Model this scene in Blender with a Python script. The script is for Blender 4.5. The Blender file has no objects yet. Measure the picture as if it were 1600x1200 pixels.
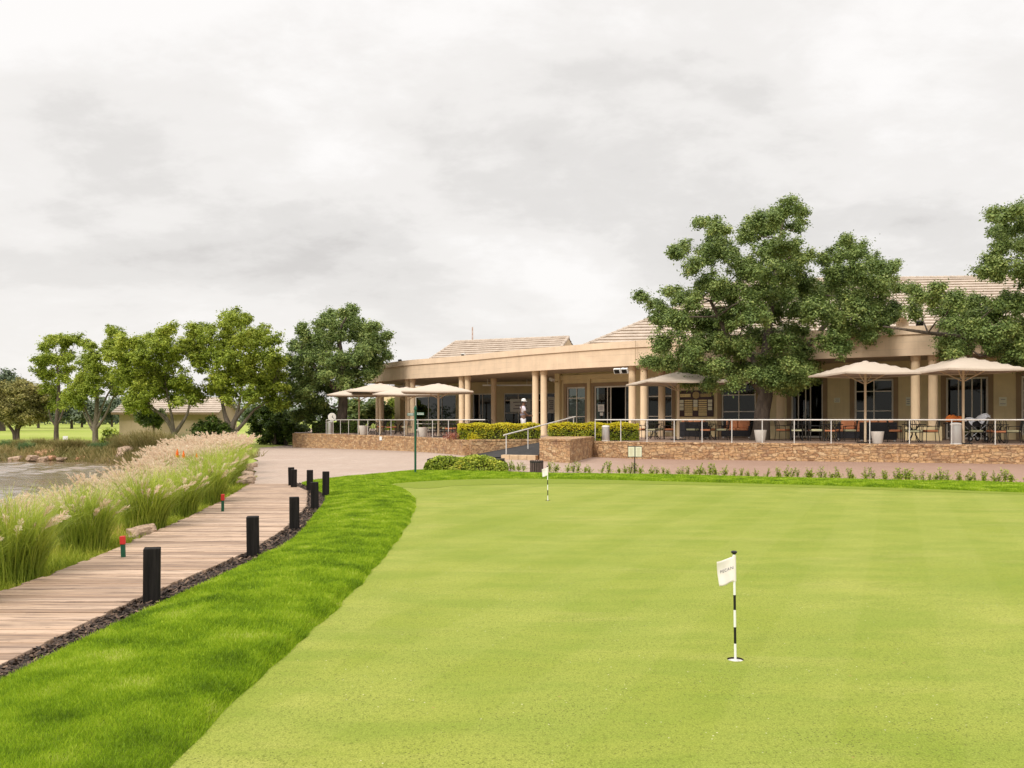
import bpy, math, random
import numpy as np
from mathutils import Vector, Matrix

random.seed(7)
RNG = np.random.default_rng(11)
SC = bpy.context.scene
COL = SC.collection
F = 1350.0            # focal length in photo pixels (1600 wide)
HZ = 656.0            # horizon row
CAMZ = 1.6
TZ = 0.67             # terrace floor height


def X(px, d):
    return (px - 800.0) / F * d


def Zat(py, d):
    return CAMZ - (py - HZ) / F * d


def smooth(a, b, t):
    t = min(1.0, max(0.0, (t - a) / (b - a)))
    return t * t * (3 - 2 * t)


# ---------------------------------------------------------------- objects
def link(o, parent=None):
    COL.objects.link(o)
    if parent is not None:
        o.parent = parent
    return o


def tag(o, label=None, cat=None, group=None, kind=None):
    if label:
        o['label'] = label
    if cat:
        o['category'] = cat
    if group:
        o['group'] = group
    if kind:
        o['kind'] = kind
    return o


def empty(name, loc, label, cat, group=None, rz=0.0, s=1.0):
    o = bpy.data.objects.new(name, None)
    o.empty_display_size = 0.2
    link(o)
    o.location = loc
    o.rotation_euler = (0, 0, rz)
    o.scale = (s, s, s)
    return tag(o, label, cat, group, 'thing')


def dup(root, loc=None, rz=None, s=None, label=None, group=None):
    r = root.copy()
    COL.objects.link(r)
    if loc is not None:
        r.location = loc
    if rz is not None:
        r.rotation_euler = (0, 0, rz)
    if s is not None:
        r.scale = (s, s, s)
    if label:
        r['label'] = label
    if group:
        r['group'] = group
    for ch in list(root.children):
        c = ch.copy()
        COL.objects.link(c)
        c.parent = r
        for g in list(ch.children):
            e = g.copy()
            COL.objects.link(e)
            e.parent = c
    return r


class MB:
    """collects geometry of one mesh"""

    def __init__(self):
        self.v, self.f, self.mi, self.m = [], [], [], 0

    def add(self, vs, fs):
        b = len(self.v)
        self.v += [tuple(p) for p in vs]
        for q in fs:
            self.f.append(tuple(i + b for i in q))
            self.mi.append(self.m)
        return self

    def box(self, c, s, rz=0.0, rx=0.0, ry=0.0):
        hx, hy, hz = s[0] / 2, s[1] / 2, s[2] / 2
        M = Matrix.Rotation(rz, 3, 'Z') @ Matrix.Rotation(ry, 3, 'Y') @ Matrix.Rotation(rx, 3, 'X')
        c = Vector(c)
        vs = [c + M @ Vector((x * hx, y * hy, z * hz)) for z in (-1, 1) for x, y in ((-1, -1), (1, -1), (1, 1), (-1, 1))]
        return self.add(vs, [(0, 3, 2, 1), (4, 5, 6, 7), (0, 1, 5, 4), (1, 2, 6, 5), (2, 3, 7, 6), (3, 0, 4, 7)])

    def obox(self, p0, p1, z0, z1, t, off=0.0):
        """box from p0 to p1 (left to right seen from the camera); off..off+t towards the camera"""
        dx, dy = p1[0] - p0[0], p1[1] - p0[1]
        L = math.hypot(dx, dy)
        nx, ny = dy / L, -dx / L
        a = [(p0[0] + nx * off, p0[1] + ny * off), (p0[0] + nx * (off + t), p0[1] + ny * (off + t)),
             (p1[0] + nx * (off + t), p1[1] + ny * (off + t)), (p1[0] + nx * off, p1[1] + ny * off)]
        vs = [(x, y, z0) for x, y in a] + [(x, y, z1) for x, y in a]
        return self.add(vs, [(3, 2, 1, 0), (4, 5, 6, 7), (0, 1, 5, 4), (1, 2, 6, 5), (2, 3, 7, 6), (3, 0, 4, 7)])

    def prism(self, poly, z0, z1):
        n = len(poly)
        vs = [(p[0], p[1], z0) for p in poly] + [(p[0], p[1], z1) for p in poly]
        fs = [tuple(range(n - 1, -1, -1)), tuple(range(n, 2 * n))]
        fs += [(i, (i + 1) % n, n + (i + 1) % n, n + i) for i in range(n)]
        return self.add(vs, fs)

    def wall(self, poly, z0, z1, t, off=0.0):
        """mitred wall along a polyline walked left to right; off..off+t towards the camera"""
        n = len(poly)
        A, B = offset(poly, off), offset(poly, off + t)
        vs = []
        for a, b in zip(A, B):
            vs += [(a[0], a[1], z0), (b[0], b[1], z0), (b[0], b[1], z1), (a[0], a[1], z1)]
        fs = []
        for i in range(n - 1):
            j, k = 4 * i, 4 * i + 4
            fs += [(j + 1, k + 1, k + 2, j + 2), (j + 2, k + 2, k + 3, j + 3), (j + 3, k + 3, k, j), (j, k, k + 1, j + 1)]
        fs += [(0, 1, 2, 3), (4 * n - 1, 4 * n - 2, 4 * n - 3, 4 * n - 4)]
        return self.add(vs, fs)

    def tube(self, pts, r, n=6, cap=True):
        pts = [Vector(p) for p in pts]
        rs = r if isinstance(r, (list, tuple)) else [r] * len(pts)
        b = len(self.v)
        ref = None
        vs = []
        for i, p in enumerate(pts):
            t = (pts[min(i + 1, len(pts) - 1)] - pts[max(i - 1, 0)])
            t = t.normalized() if t.length > 1e-9 else Vector((0, 0, 1))
            if ref is None:
                ref = Vector((1, 0, 0)) if abs(t.x) < 0.8 else Vector((0, 1, 0))
            u = (ref - t * ref.dot(t)).normalized()
            w = t.cross(u)
            ref = u
            for k in range(n):
                a = 2 * math.pi * k / n
                vs.append(p + (u * math.cos(a) + w * math.sin(a)) * rs[i])
        fs = []
        for i in range(len(pts) - 1):
            for k in range(n):
                a, c = i * n + k, i * n + (k + 1) % n
                fs.append((a, c, c + n, a + n))
        if cap:
            fs.append(tuple(range(n - 1, -1, -1)))
            e = (len(pts) - 1) * n
            fs.append(tuple(range(e, e + n)))
        return self.add(vs, fs)

    def lathe(self, prof, c=(0, 0, 0), n=20):
        vs = []
        for r, z in prof:
            for k in range(n):
                a = 2 * math.pi * k / n
                vs.append((c[0] + r * math.cos(a), c[1] + r * math.sin(a), c[2] + z))
        fs = []
        for i in range(len(prof) - 1):
            for k in range(n):
                a, b = i * n + k, i * n + (k + 1) % n
                fs.append((a, b, b + n, a + n))
        fs.append(tuple(range(n - 1, -1, -1)))
        e = (len(prof) - 1) * n
        fs.append(tuple(range(e, e + n)))
        return self.add(vs, fs)

    def build(self, name, mats, parent=None, smooth_=False, bevel=0.0):
        me = bpy.data.meshes.new(name)
        me.from_pydata(self.v, [], self.f)
        if not isinstance(mats, (list, tuple)):
            mats = [mats]
        for m in mats:
            me.materials.append(m)
        if len(mats) > 1:
            me.polygons.foreach_set('material_index', self.mi)
        if smooth_:
            me.polygons.foreach_set('use_smooth', [True] * len(me.polygons))
            try:
                me.set_sharp_from_angle(angle=math.radians(40))
            except Exception:
                pass
        me.update()
        o = bpy.data.objects.new(name, me)
        if bevel:
            b = o.modifiers.new('bevel', 'BEVEL')
            b.width = bevel
            b.segments = 2
            b.limit_method = 'ANGLE'
        return link(o, parent)


def offset(poly, d):
    """offset a polyline towards its right-hand side (the camera when walked left to right)"""
    out = []
    n = len(poly)
    for i in range(n):
        ns = []
        for a, b in ((i - 1, i), (i, i + 1)):
            if 0 <= a and b < n:
                dx, dy = poly[b][0] - poly[a][0], poly[b][1] - poly[a][1]
                L = math.hypot(dx, dy)
                ns.append((dy / L, -dx / L))
        nx, ny = sum(q[0] for q in ns) / len(ns), sum(q[1] for q in ns) / len(ns)
        k = nx * nx + ny * ny
        out.append((poly[i][0] + nx / k * d, poly[i][1] + ny / k * d))
    return out


def np_mesh(name, V, Fa, mats, parent=None, mi=None, smooth_=False):
    V = np.asarray(V, dtype=np.float32)
    Fa = np.asarray(Fa, dtype=np.int32)
    me = bpy.data.meshes.new(name)
    me.vertices.add(len(V))
    me.vertices.foreach_set('co', V.ravel())
    nf, k = Fa.shape
    me.loops.add(nf * k)
    me.loops.foreach_set('vertex_index', Fa.ravel())
    me.polygons.add(nf)
    me.polygons.foreach_set('loop_start', np.arange(0, nf * k, k, dtype=np.int32))
    try:
        me.polygons.foreach_set('loop_total', np.full(nf, k, dtype=np.int32))
    except Exception:
        pass
    if not isinstance(mats, (list, tuple)):
        mats = [mats]
    for m in mats:
        me.materials.append(m)
    if mi is not None:
        me.polygons.foreach_set('material_index', np.asarray(mi, dtype=np.int32))
    me.update(calc_edges=True)
    if smooth_:
        me.polygons.foreach_set('use_smooth', np.ones(nf, dtype=bool))
    o = bpy.data.objects.new(name, me)
    return link(o, parent)


def grid_mesh(name, P, mat, parent=None, smooth_=True):
    """P: (n, m, 3) array of points"""
    n, m, _ = P.shape
    idx = np.arange(n * m).reshape(n, m)
    q = np.stack([idx[:-1, :-1], idx[1:, :-1], idx[1:, 1:], idx[:-1, 1:]], -1).reshape(-1, 4)
    return np_mesh(name, P.reshape(-1, 3), q, mat, parent, smooth_=smooth_)


def catmull(pts, per=8):
    pts = [np.array(p, dtype=float) for p in pts]
    P = [2 * pts[0] - pts[1]] + pts + [2 * pts[-1] - pts[-2]]
    out = []
    for i in range(1, len(P) - 2):
        a, b, c, d = P[i - 1:i + 3]
        for k in range(per):
            t = k / per
            out.append(0.5 * (2 * b + (c - a) * t + (2 * a - 5 * b + 4 * c - d) * t * t + (3 * b - a - 3 * c + d) * t ** 3))
    out.append(pts[-1])
    return out


# ---------------------------------------------------------------- materials
MATS = {}


class NT:
    def __init__(self, name):
        self.m = bpy.data.materials.new(name)
        self.m.use_nodes = True
        self.t = self.m.node_tree
        self.b = self.t.nodes['Principled BSDF']
        self.out = self.t.nodes['Material Output']
        MATS[name] = self.m

    def n(self, typ, **kw):
        nd = self.t.nodes.new(typ)
        for k, v in kw.items():
            if k.startswith('_'):
                setattr(nd, k[1:], v)
            else:
                nd.inputs[k.replace('__', ' ')].default_value = v
        return nd

    def l(self, a, b):
        self.t.links.new(a, b)

    def coord(self, scale=(1, 1, 1), rot=(0, 0, 0), kind='Object'):
        tc = self.n('ShaderNodeTexCoord')
        mp = self.n('ShaderNodeMapping')
        mp.inputs['Scale'].default_value = scale
        mp.inputs['Rotation'].default_value = rot
        self.l(tc.outputs[kind], mp.inputs['Vector'])
        return mp.outputs['Vector']

    def noise(self, vec, scale, detail=4.0, rough=0.55, dist=0.0):
        nd = self.n('ShaderNodeTexNoise', Scale=scale, Detail=detail, Roughness=rough, Distortion=dist)
        if vec is not None:
            self.l(vec, nd.inputs['Vector'])
        return nd.outputs['Fac']

    def ramp(self, fac, stops, interp='LINEAR'):
        r = self.n('ShaderNodeValToRGB')
        r.color_ramp.interpolation = interp
        el = r.color_ramp.elements
        while len(el) < len(stops):
            el.new(0.5)
        for e, (p, c) in zip(el, stops):
            e.position = p
            e.color = (c[0], c[1], c[2], 1) if not isinstance(c, (int, float)) else (c, c, c, 1)
        self.l(fac, r.inputs['Fac'])
        return r.outputs['Color']

    def mix(self, fac, a, b, mode='MIX'):
        m = self.n('ShaderNodeMix', _data_type='RGBA', _blend_type=mode)
        if isinstance(fac, (int, float)):
            m.inputs['Factor'].default_value = fac
        else:
            self.l(fac, m.inputs['Factor'])
        for s, v in ((6, a), (7, b)):
            if isinstance(v, (tuple, list)):
                m.inputs[s].default_value = (v[0], v[1], v[2], 1)
            else:
                self.l(v, m.inputs[s])
        return m.outputs[2]

    def bump(self, h, strength=0.3, dist=0.02):
        bm = self.n('ShaderNodeBump', Strength=strength, Distance=dist)
        self.l(h, bm.inputs['Height'])
        self.l(bm.outputs['Normal'], self.b.inputs['Normal'])

    def col(self, c):
        if isinstance(c, (tuple, list)):
            self.b.inputs['Base Color'].default_value = (c[0], c[1], c[2], 1)
        else:
            self.l(c, self.b.inputs['Base Color'])

    def set(self, **kw):
        for k, v in kw.items():
            self.b.inputs[k.replace('__', ' ')].default_value = v
        return self


def plain(name, c, rough=0.6, var=0.12, scale=6.0, bump=0.0, metallic=0.0, spec=0.3):
    """a base colour that wanders a little, plus fine bump"""
    t = NT(name)
    v = t.coord()
    f = t.noise(v, scale, 5)
    lo = tuple(x * (1 - var) for x in c)
    hi = tuple(min(1, x * (1 + var)) for x in c)
    t.col(t.ramp(f, [(0.3, lo), (0.7, hi)]))
    t.set(Roughness=rough, Metallic=metallic)
    t.b.inputs['Specular IOR Level'].default_value = spec
    if bump:
        t.bump(t.noise(v, scale * 8, 3), bump, 0.01)
    return t.m


def leafmat(name, stops, transl=0.3, rough=0.55, nscale=0.7, amp=1.3):
    """leaves: each leaf its own shade plus slow clump-to-clump drift, light passes through"""
    t = NT(name)
    g = t.n('ShaderNodeNewGeometry')
    v = t.coord()
    nz = t.noise(v, nscale, 3)
    ad = t.n('ShaderNodeMath', _operation='MULTIPLY_ADD')
    t.l(g.outputs['Random Per Island'], ad.inputs[0])
    ad.inputs[1].default_value = 0.55
    m2 = t.n('ShaderNodeMath', _operation='MULTIPLY_ADD')
    t.l(nz, m2.inputs[0])
    m2.inputs[1].default_value = amp
    m2.inputs[2].default_value = 0.23 - amp / 2
    t.l(m2.outputs[0], ad.inputs[2])
    c = t.ramp(ad.outputs[0], stops)
    t.col(c)
    t.set(Roughness=rough)
    t.b.inputs['Specular IOR Level'].default_value = 0.25
    tr = t.n('ShaderNodeBsdfTranslucent')
    t.l(c, tr.inputs['Color'])
    mx = t.n('ShaderNodeMixShader')
    mx.inputs[0].default_value = transl
    t.l(t.b.outputs[0], mx.inputs[1])
    t.l(tr.outputs[0], mx.inputs[2])
    t.l(mx.outputs[0], t.out.inputs['Surface'])
    return t.m
# ---------------------------------------------------------------- material library
M = {}

# putting green: close-mown, speckled, with mowing bands, worn patches and pitch marks
def green_material(green_name, green_key, lift):
    t = NT(green_name); v = t.coord()
    big = t.noise(v, 0.42, 5, 0.6, 0.5); mid = t.noise(t.coord((0.5, 1.3, 1)), 1.6, 6, 0.68); fine = t.noise(v, 105.0, 4, 0.8); fine2 = t.noise(t.coord((1, .6, 1)), 42.0, 5, 0.78)
    base = t.mix(t.ramp(big, [(0.36, 0), (0.64, 1)]), (0.212, 0.262, 0.028), (0.290, 0.318, 0.056))
    base = t.mix(lift, base, (0.40, 0.395, 0.10))
    base = t.mix(t.ramp(mid, [(0.42, 0), (0.60, 0.6)]), base, (0.160, 0.232, 0.022))
    base = t.mix(t.ramp(t.noise(t.coord((0.35, 1.1, 1), (0, 0, .3)), 0.9, 6, 0.7), [(0.55, 0), (0.70, 0.55)]), base, (0.365, 0.345, 0.095))
    sx = t.n('ShaderNodeSeparateXYZ'); t.l(t.coord((1, 1, 1), (0, 0, 0.42)), sx.inputs[0])
    st_ = t.n('ShaderNodeMath', _operation='PINGPONG'); t.l(sx.outputs['X'], st_.inputs[0]); st_.inputs[1].default_value = 0.58
    base = t.mix(t.ramp(st_.outputs[0], [(0.27, 0.0), (0.31, 0.10)]), base, (0.42, 0.42, 0.12))
    base = t.mix(t.ramp(fine, [(0.34, 0.9), (0.52, 0.0)]), base, (0.085, 0.105, 0.012))
    base = t.mix(t.ramp(fine, [(0.55, 0.0), (0.72, 0.65)]), base, (0.46, 0.45, 0.13))
    base = t.mix(t.ramp(fine2, [(0.34, 0.75), (0.49, 0.0)]), base, (0.085, 0.105, 0.012))
    def pits(scale, r, lo, hi, colr, amt):
        nonlocal base
        vo = t.n('ShaderNodeTexVoronoi', Scale=scale); t.l(v, vo.inputs['Vector'])
        lt = t.n('ShaderNodeMath', _operation='LESS_THAN'); t.l(vo.outputs['Distance'], lt.inputs[0]); lt.inputs[1].default_value = r
        g_ = t.n('ShaderNodeMath', _operation='MULTIPLY'); t.l(lt.outputs[0], g_.inputs[0]); t.l(t.ramp(t.noise(v, 0.7 + scale * .02, 5, .65), [(lo, 0), (hi, amt)]), g_.inputs[1])
        base = t.mix(g_.outputs[0], base, colr)
    pits(48.0, 0.22, 0.38, 0.60, (0.045, 0.042, 0.012), 0.85)
    pits(26.0, 0.12, 0.48, 0.60, (0.035, 0.03, 0.012), 0.85)
    pits(15.0, 0.06, 0.46, 0.56, (0.72, 0.70, 0.52), 0.9)
    pits(3.1, 0.035, 0.40, 0.55, (0.30, 0.20, 0.07), 0.7)
    t.col(base); t.set(Roughness=0.9); t.b.inputs['Specular IOR Level'].default_value = 0.1
    t.set(Sheen__Weight=0.16, Sheen__Roughness=0.45); t.b.inputs['Sheen Tint'].default_value = (0.85, 0.86, 0.30, 1)
    t.bump(fine, 0.35, 0.010); M[green_key] = t.m


green_material('putting_green', 'green', 0.0)
green_material('putting_green_band', 'green_band', 0.13)

t = NT('green_collar'); v = t.coord()
big = t.noise(v, 0.9, 5, 0.6); fine = t.noise(v, 80.0, 3, 0.7)
base = t.mix(big, (0.185, 0.235, 0.018), (0.24, 0.275, 0.034))
base = t.mix(t.ramp(fine, [(0.35, 0.6), (0.6, 0)]), base, (0.09, 0.14, 0.012))
t.col(base); t.set(Roughness=0.85); t.b.inputs['Specular IOR Level'].default_value = 0.15
t.bump(fine, 0.6, 0.02); M['collar'] = t.m

t = NT('rough_turf'); v = t.coord()
big = t.noise(v, 0.8, 5, 0.6); fine = t.noise(v, 60.0, 4, 0.7)
base = t.mix(big, (0.13, 0.195, 0.010), (0.20, 0.27, 0.016))
base = t.mix(t.ramp(fine, [(0.35, 0.8), (0.6, 0)]), base, (0.045, 0.08, 0.006))
t.col(base); t.set(Roughness=0.8); t.b.inputs['Specular IOR Level'].default_value = 0.15
t.bump(fine, 0.8, 0.03); M['rough'] = t.m
M['lawn_blade'] = leafmat('lawn_blade', [(0.0, (0.0706, 0.1358, 0.0054)), (0.3, (0.1788, 0.2988, 0.009)), (0.6, (0.3105, 0.4563, 0.0162)), (0.85, (0.4328, 0.5432, 0.036)), (1.0, (0.5645, 0.5975, 0.144))], 0.38, 0.6, 2.6, 1.55)
M['verge_blade'] = leafmat('verge_blade', [(0.0, (0.1406, 0.196, 0.0154)), (0.45, (0.3125, 0.378, 0.033)), (0.8, (0.4688, 0.462, 0.066)), (1.0, (0.7031, 0.532, 0.176))], 0.35, 0.6, 1.2)

# far ground: fairway grass, soil where it dips to the pond
t = NT('fairway'); v = t.coord()
big = t.noise(t.coord((0.35, 1, 1)), 0.06, 5, 0.6); fine = t.noise(v, 6.0, 5, 0.7)
base = t.mix(t.ramp(big, [(0.35, 0), (0.65, 1)]), (0.26, 0.32, 0.05), (0.38, 0.40, 0.11))
base = t.mix(t.ramp(fine, [(0.3, 0.45), (0.6, 0)]), base, (0.10, 0.16, 0.02))
at_ = t.n('ShaderNodeAttribute', _attribute_name='bank')
dep = t.n('ShaderNodeMapRange'); t.l(at_.outputs['Fac'], dep.inputs['Value'])
soil = t.mix(t.noise(v, 3.0, 6, 0.7), (0.10, 0.075, 0.045), (0.24, 0.18, 0.11))
base = t.mix(dep.outputs[0], base, soil)
t.col(base); t.set(Roughness=0.9); t.b.inputs['Specular IOR Level'].default_value = 0.1
t.bump(fine, 0.6, 0.05); M['ground'] = t.m

# brick paving
t = NT('paving'); v = t.coord((1, 1, 1), (0, 0, 0.35))
br = t.n('ShaderNodeTexBrick', Scale=1.0); t.l(v, br.inputs['Vector'])
br.inputs['Color1'].default_value = (0.365, 0.275, 0.215, 1); br.inputs['Color2'].default_value = (0.43, 0.325, 0.255, 1)
br.inputs['Mortar'].default_value = (0.24, 0.185, 0.145, 1)
br.inputs['Brick Width'].default_value = 0.22; br.inputs['Row Height'].default_value = 0.11; br.inputs['Mortar Size'].default_value = 0.006
stain = t.noise(t.coord(), 0.35, 6, 0.6)
c = t.mix(t.ramp(stain, [(0.35, 0.0), (0.7, 0.4)]), br.outputs['Color'], (0.30, 0.205, 0.155))
c = t.mix(t.ramp(t.noise(t.coord((1, 0.4, 1)), 1.4, 5, 0.7), [(0.5, 0), (0.75, 0.3)]), c, (0.50, 0.41, 0.35))
sx = t.n('ShaderNodeSeparateXYZ'); t.l(t.coord(), sx.inputs[0])      # the walk in front of the wall is laid in browner bricks
bw = t.n('ShaderNodeMapRange'); t.l(sx.outputs['X'], bw.inputs['Value']); bw.inputs['From Min'].default_value = -1.0; bw.inputs['From Max'].default_value = 5.0
c = t.mix(bw.outputs[0], c, t.mix(1.0, c, (0.80, 0.66, 0.60), 'MULTIPLY'))
t.col(c); t.set(Roughness=0.75); t.bump(br.outputs['Fac'], -0.4, 0.006); M['paving'] = t.m
t = NT('terrace_paving'); v = t.coord((1, 1, 1), (0, 0, 0.6))
br = t.n('ShaderNodeTexBrick', Scale=1.0); t.l(v, br.inputs['Vector'])
br.inputs['Color1'].default_value = (0.30, 0.20, 0.15, 1); br.inputs['Color2'].default_value = (0.36, 0.25, 0.19, 1)
br.inputs['Mortar'].default_value = (0.17, 0.12, 0.09, 1)
br.inputs['Brick Width'].default_value = 0.3; br.inputs['Row Height'].default_value = 0.3; br.inputs['Mortar Size'].default_value = 0.01
t.col(br.outputs['Color']); t.set(Roughness=0.7); M['terrace'] = t.m

# rough orange sandstone wall
t = NT('sandstone'); tc = t.n('ShaderNodeTexCoord')
nd = t.n('ShaderNodeTexNoise', Scale=3.5, Detail=5.0, Roughness=.6); t.l(tc.outputs['UV'], nd.inputs['Vector'])
vm = t.n('ShaderNodeVectorMath', _operation='MULTIPLY_ADD'); t.l(nd.outputs['Color'], vm.inputs[0]); vm.inputs[1].default_value = (0.16, 0.09, 0); t.l(tc.outputs['UV'], vm.inputs[2])
mp = t.n('ShaderNodeMapping'); mp.inputs['Scale'].default_value = (3.6, 8.6, 1); t.l(vm.outputs[0], mp.inputs['Vector'])
vc = t.n('ShaderNodeTexVoronoi', Scale=1.0, Randomness=.85, _distance='CHEBYCHEV'); t.l(mp.outputs[0], vc.inputs['Vector'])
ve = t.n('ShaderNodeTexVoronoi', Scale=1.0, Randomness=.85, _distance='CHEBYCHEV', _feature='F2'); t.l(mp.outputs[0], ve.inputs['Vector'])
gap = t.n('ShaderNodeMath', _operation='SUBTRACT'); t.l(ve.outputs['Distance'], gap.inputs[0]); t.l(vc.outputs['Distance'], gap.inputs[1])
sr = t.n('ShaderNodeSeparateColor'); t.l(vc.outputs['Color'], sr.inputs[0])
stone = t.ramp(sr.outputs[0], [(0.0, (0.40, 0.215, 0.098)), (0.35, (0.54, 0.315, 0.148)), (0.7, (0.62, 0.39, 0.19)), (1.0, (0.67, 0.47, 0.265))])
n2 = t.n('ShaderNodeTexNoise', Scale=9.0, Detail=9.0, Roughness=0.75); t.l(tc.outputs['UV'], n2.inputs['Vector'])
stone = t.mix(t.ramp(n2.outputs['Fac'], [(0.34, 0.85), (0.50, 0)]), stone, (0.17, 0.085, 0.045))
stone = t.mix(t.ramp(n2.outputs['Fac'], [(0.52, 0), (0.66, 0.75)]), stone, (0.74, 0.53, 0.36))
n3 = t.n('ShaderNodeTexNoise', Scale=1.6, Detail=5.0); t.l(tc.outputs['UV'], n3.inputs['Vector'])
stone = t.mix(t.ramp(n3.outputs['Fac'], [(0.52, 0), (0.70, 0.6)]), stone, (0.22, 0.125, 0.08))
edge = t.ramp(gap.outputs[0], [(0.02, 1.0), (0.10, 0.0)])
em = t.n('ShaderNodeMath', _operation='MULTIPLY'); t.l(edge, em.inputs[0]); em.inputs[1].default_value = 0.38
stone = t.mix(em.outputs[0], stone, (0.16, 0.085, 0.05))
t.col(stone); t.set(Roughness=0.9)
hm = t.n('ShaderNodeMath', _operation='MULTIPLY_ADD'); t.l(edge, hm.inputs[0]); hm.inputs[1].default_value = -0.5; t.l(n2.outputs['Fac'], hm.inputs[2])
t.bump(hm.outputs[0], 1.0, 0.07); M['stone'] = t.m
M['boulder'] = plain('boulder', (0.36, 0.255, 0.18), 0.9, 0.5, 3.0, 0.7)
M['step_stone'] = plain('step_stone', (0.52, 0.38, 0.24), 0.8, 0.2, 4.0, 0.3)

# weathered boards
t = NT('weathered_board'); v = t.coord((1.6, 26, 8))
g = t.n('ShaderNodeNewGeometry')
gr = t.noise(v, 1.0, 7, 0.62, 0.3); gr2 = t.noise(t.coord((5, 90, 20)), 1.0, 4, 0.6)
plank = t.ramp(g.outputs['Random Per Island'], [(0.0, (0.26, 0.165, 0.105)), (0.3, (0.38, 0.255, 0.170)), (0.6, (0.455, 0.315, 0.215)), (0.85, (0.52, 0.37, 0.265)), (1.0, (0.31, 0.21, 0.145))])
c = t.mix(t.ramp(gr, [(0.38, 0.95), (0.52, 0)]), plank, (0.15, 0.098, 0.068))
c = t.mix(t.ramp(gr2, [(0.55, 0), (0.75, 0.35)]), c, (0.50, 0.375, 0.285))
kn = t.noise(t.coord((9, 22, 9)), 1.0, 5, .7)
c = t.mix(t.ramp(kn, [(0.60, 0), (0.72, 0.75)]), c, (0.13, 0.082, 0.055))
st = t.noise(t.coord((1, 3, 1)), 1.1, 5, 0.65)
c = t.mix(t.ramp(st, [(0.58, 0), (0.72, 0.6)]), c, (0.22, 0.15, 0.11))
t.col(c); t.set(Roughness=0.72); t.bump(gr, 0.5, 0.006); M['board'] = t.m
M['dark_timber'] = None
t = NT('dark_timber'); v = t.coord((30, 30, 2.0)); gr = t.noise(v, 1.0, 6, 0.6)
t.col(t.ramp(gr, [(0.30, (0.006, 0.0055, 0.005)), (0.62, (0.020, 0.0175, 0.016)), (0.8, (0.045, 0.038, 0.033))])); t.set(Roughness=0.85); t.b.inputs['Specular IOR Level'].default_value = 0.12; t.bump(gr, 0.4, 0.004); M['dark_timber'] = t.m
M['hole'] = plain('post_hole', (0.004, 0.004, 0.004), 0.9)
t = NT('bark_chip'); g = t.n('ShaderNodeNewGeometry')
t.col(t.ramp(g.outputs['Random Per Island'], [(0.0, (0.014, 0.009, 0.006)), (0.6, (0.055, 0.032, 0.02)), (0.9, (0.12, 0.072, 0.045)), (1.0, (0.25, 0.16, 0.10))])); t.set(Roughness=0.85); M['bark_chip'] = t.m
M['mulch'] = plain('mulch_soil', (0.03, 0.02, 0.014), 0.95, 0.5, 30.0, 0.8)

# water
t = NT('pond_water'); v = t.coord((1, 2.2, 1))
w = t.noise(v, 2.6, 5, 0.62, 0.5); w2 = t.noise(v, 0.6, 3)
t.col((0.20, 0.145, 0.095)); t.set(Roughness=0.06, IOR=1.33); t.b.inputs['Specular IOR Level'].default_value = 0.9
ad = t.n('ShaderNodeMath', _operation='ADD'); t.l(w, ad.inputs[0]); t.l(w2, ad.inputs[1])
t.bump(ad.outputs[0], 0.25, 0.06); M['water'] = t.m

# building
def plaster(name, c, groove=0.0):
    t = NT(name); v = t.coord()
    f = t.noise(v, 1.3, 5, 0.6)
    cc = t.ramp(f, [(0.3, tuple(x * 0.9 for x in c)), (0.7, tuple(min(1, x * 1.07) for x in c))])
    drip = t.noise(t.coord((2.2, 2.2, 0.12)), 1.2, 5, 0.7)
    cc = t.mix(t.ramp(drip, [(0.50, 0), (0.78, 0.38)]), cc, tuple(x * 0.6 for x in c))
    if groove:
        s = t.n('ShaderNodeSeparateXYZ'); t.l(v, s.inputs[0])
        mo = t.n('ShaderNodeMath', _operation='PINGPONG'); t.l(s.outputs['Z'], mo.inputs[0]); mo.inputs[1].default_value = groove
        lt = t.n('ShaderNodeMath', _operation='LESS_THAN'); t.l(mo.outputs[0], lt.inputs[0]); lt.inputs[1].default_value = 0.012
        br_ = t.ramp(t.noise(t.coord((0.4, 0.4, 4)), 1.5, 3), [(0.4, 0), (0.6, 0.5)])
        mm = t.n('ShaderNodeMath', _operation='MULTIPLY'); t.l(lt.outputs[0], mm.inputs[0]); t.l(br_, mm.inputs[1])
        cc = t.mix(mm.outputs[0], cc, tuple(x * 0.6 for x in c))
    t.col(cc); t.set(Roughness=0.88); t.b.inputs['Specular IOR Level'].default_value = 0.2
    t.bump(t.noise(v, 40, 3), 0.25, 0.006)
    return t.m
M['fascia'] = plaster('fascia_plaster', (0.72, 0.545, 0.385), 0.16)
M['coping'] = plaster('coping_plaster', (0.73, 0.555, 0.40))
M['column'] = plaster('column_plaster', (0.72, 0.54, 0.355))
M['wall'] = plaster('wall_plaster', (0.68, 0.55, 0.32))
M['outwall'] = plaster('cream_plaster', (0.55, 0.43, 0.29))
M['surround'] = plaster('brown_surround', (0.30, 0.21, 0.125))
M['soffit'] = plain('soffit', (0.44, 0.36, 0.26), 0.9, 0.06, 1.0)
M['interior'] = plain('interior_painted_dark', (0.022, 0.018, 0.014), 0.9, 0.3, 0.7)  # near-black colour stands in for the shade inside the rooms
M['frame'] = plain('window_frame', (0.70, 0.64, 0.55), 0.5, 0.05)
t = NT('window_glass')
gl = t.n('ShaderNodeBsdfGlossy', Roughness=0.02); gl.inputs['Color'].default_value = (0.55, 0.56, 0.54, 1)
tr = t.n('ShaderNodeBsdfTransparent'); tr.inputs['Color'].default_value = (0.30, 0.32, 0.30, 1)
fr = t.n('ShaderNodeFresnel', IOR=1.5); mx = t.n('ShaderNodeMixShader')
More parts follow.
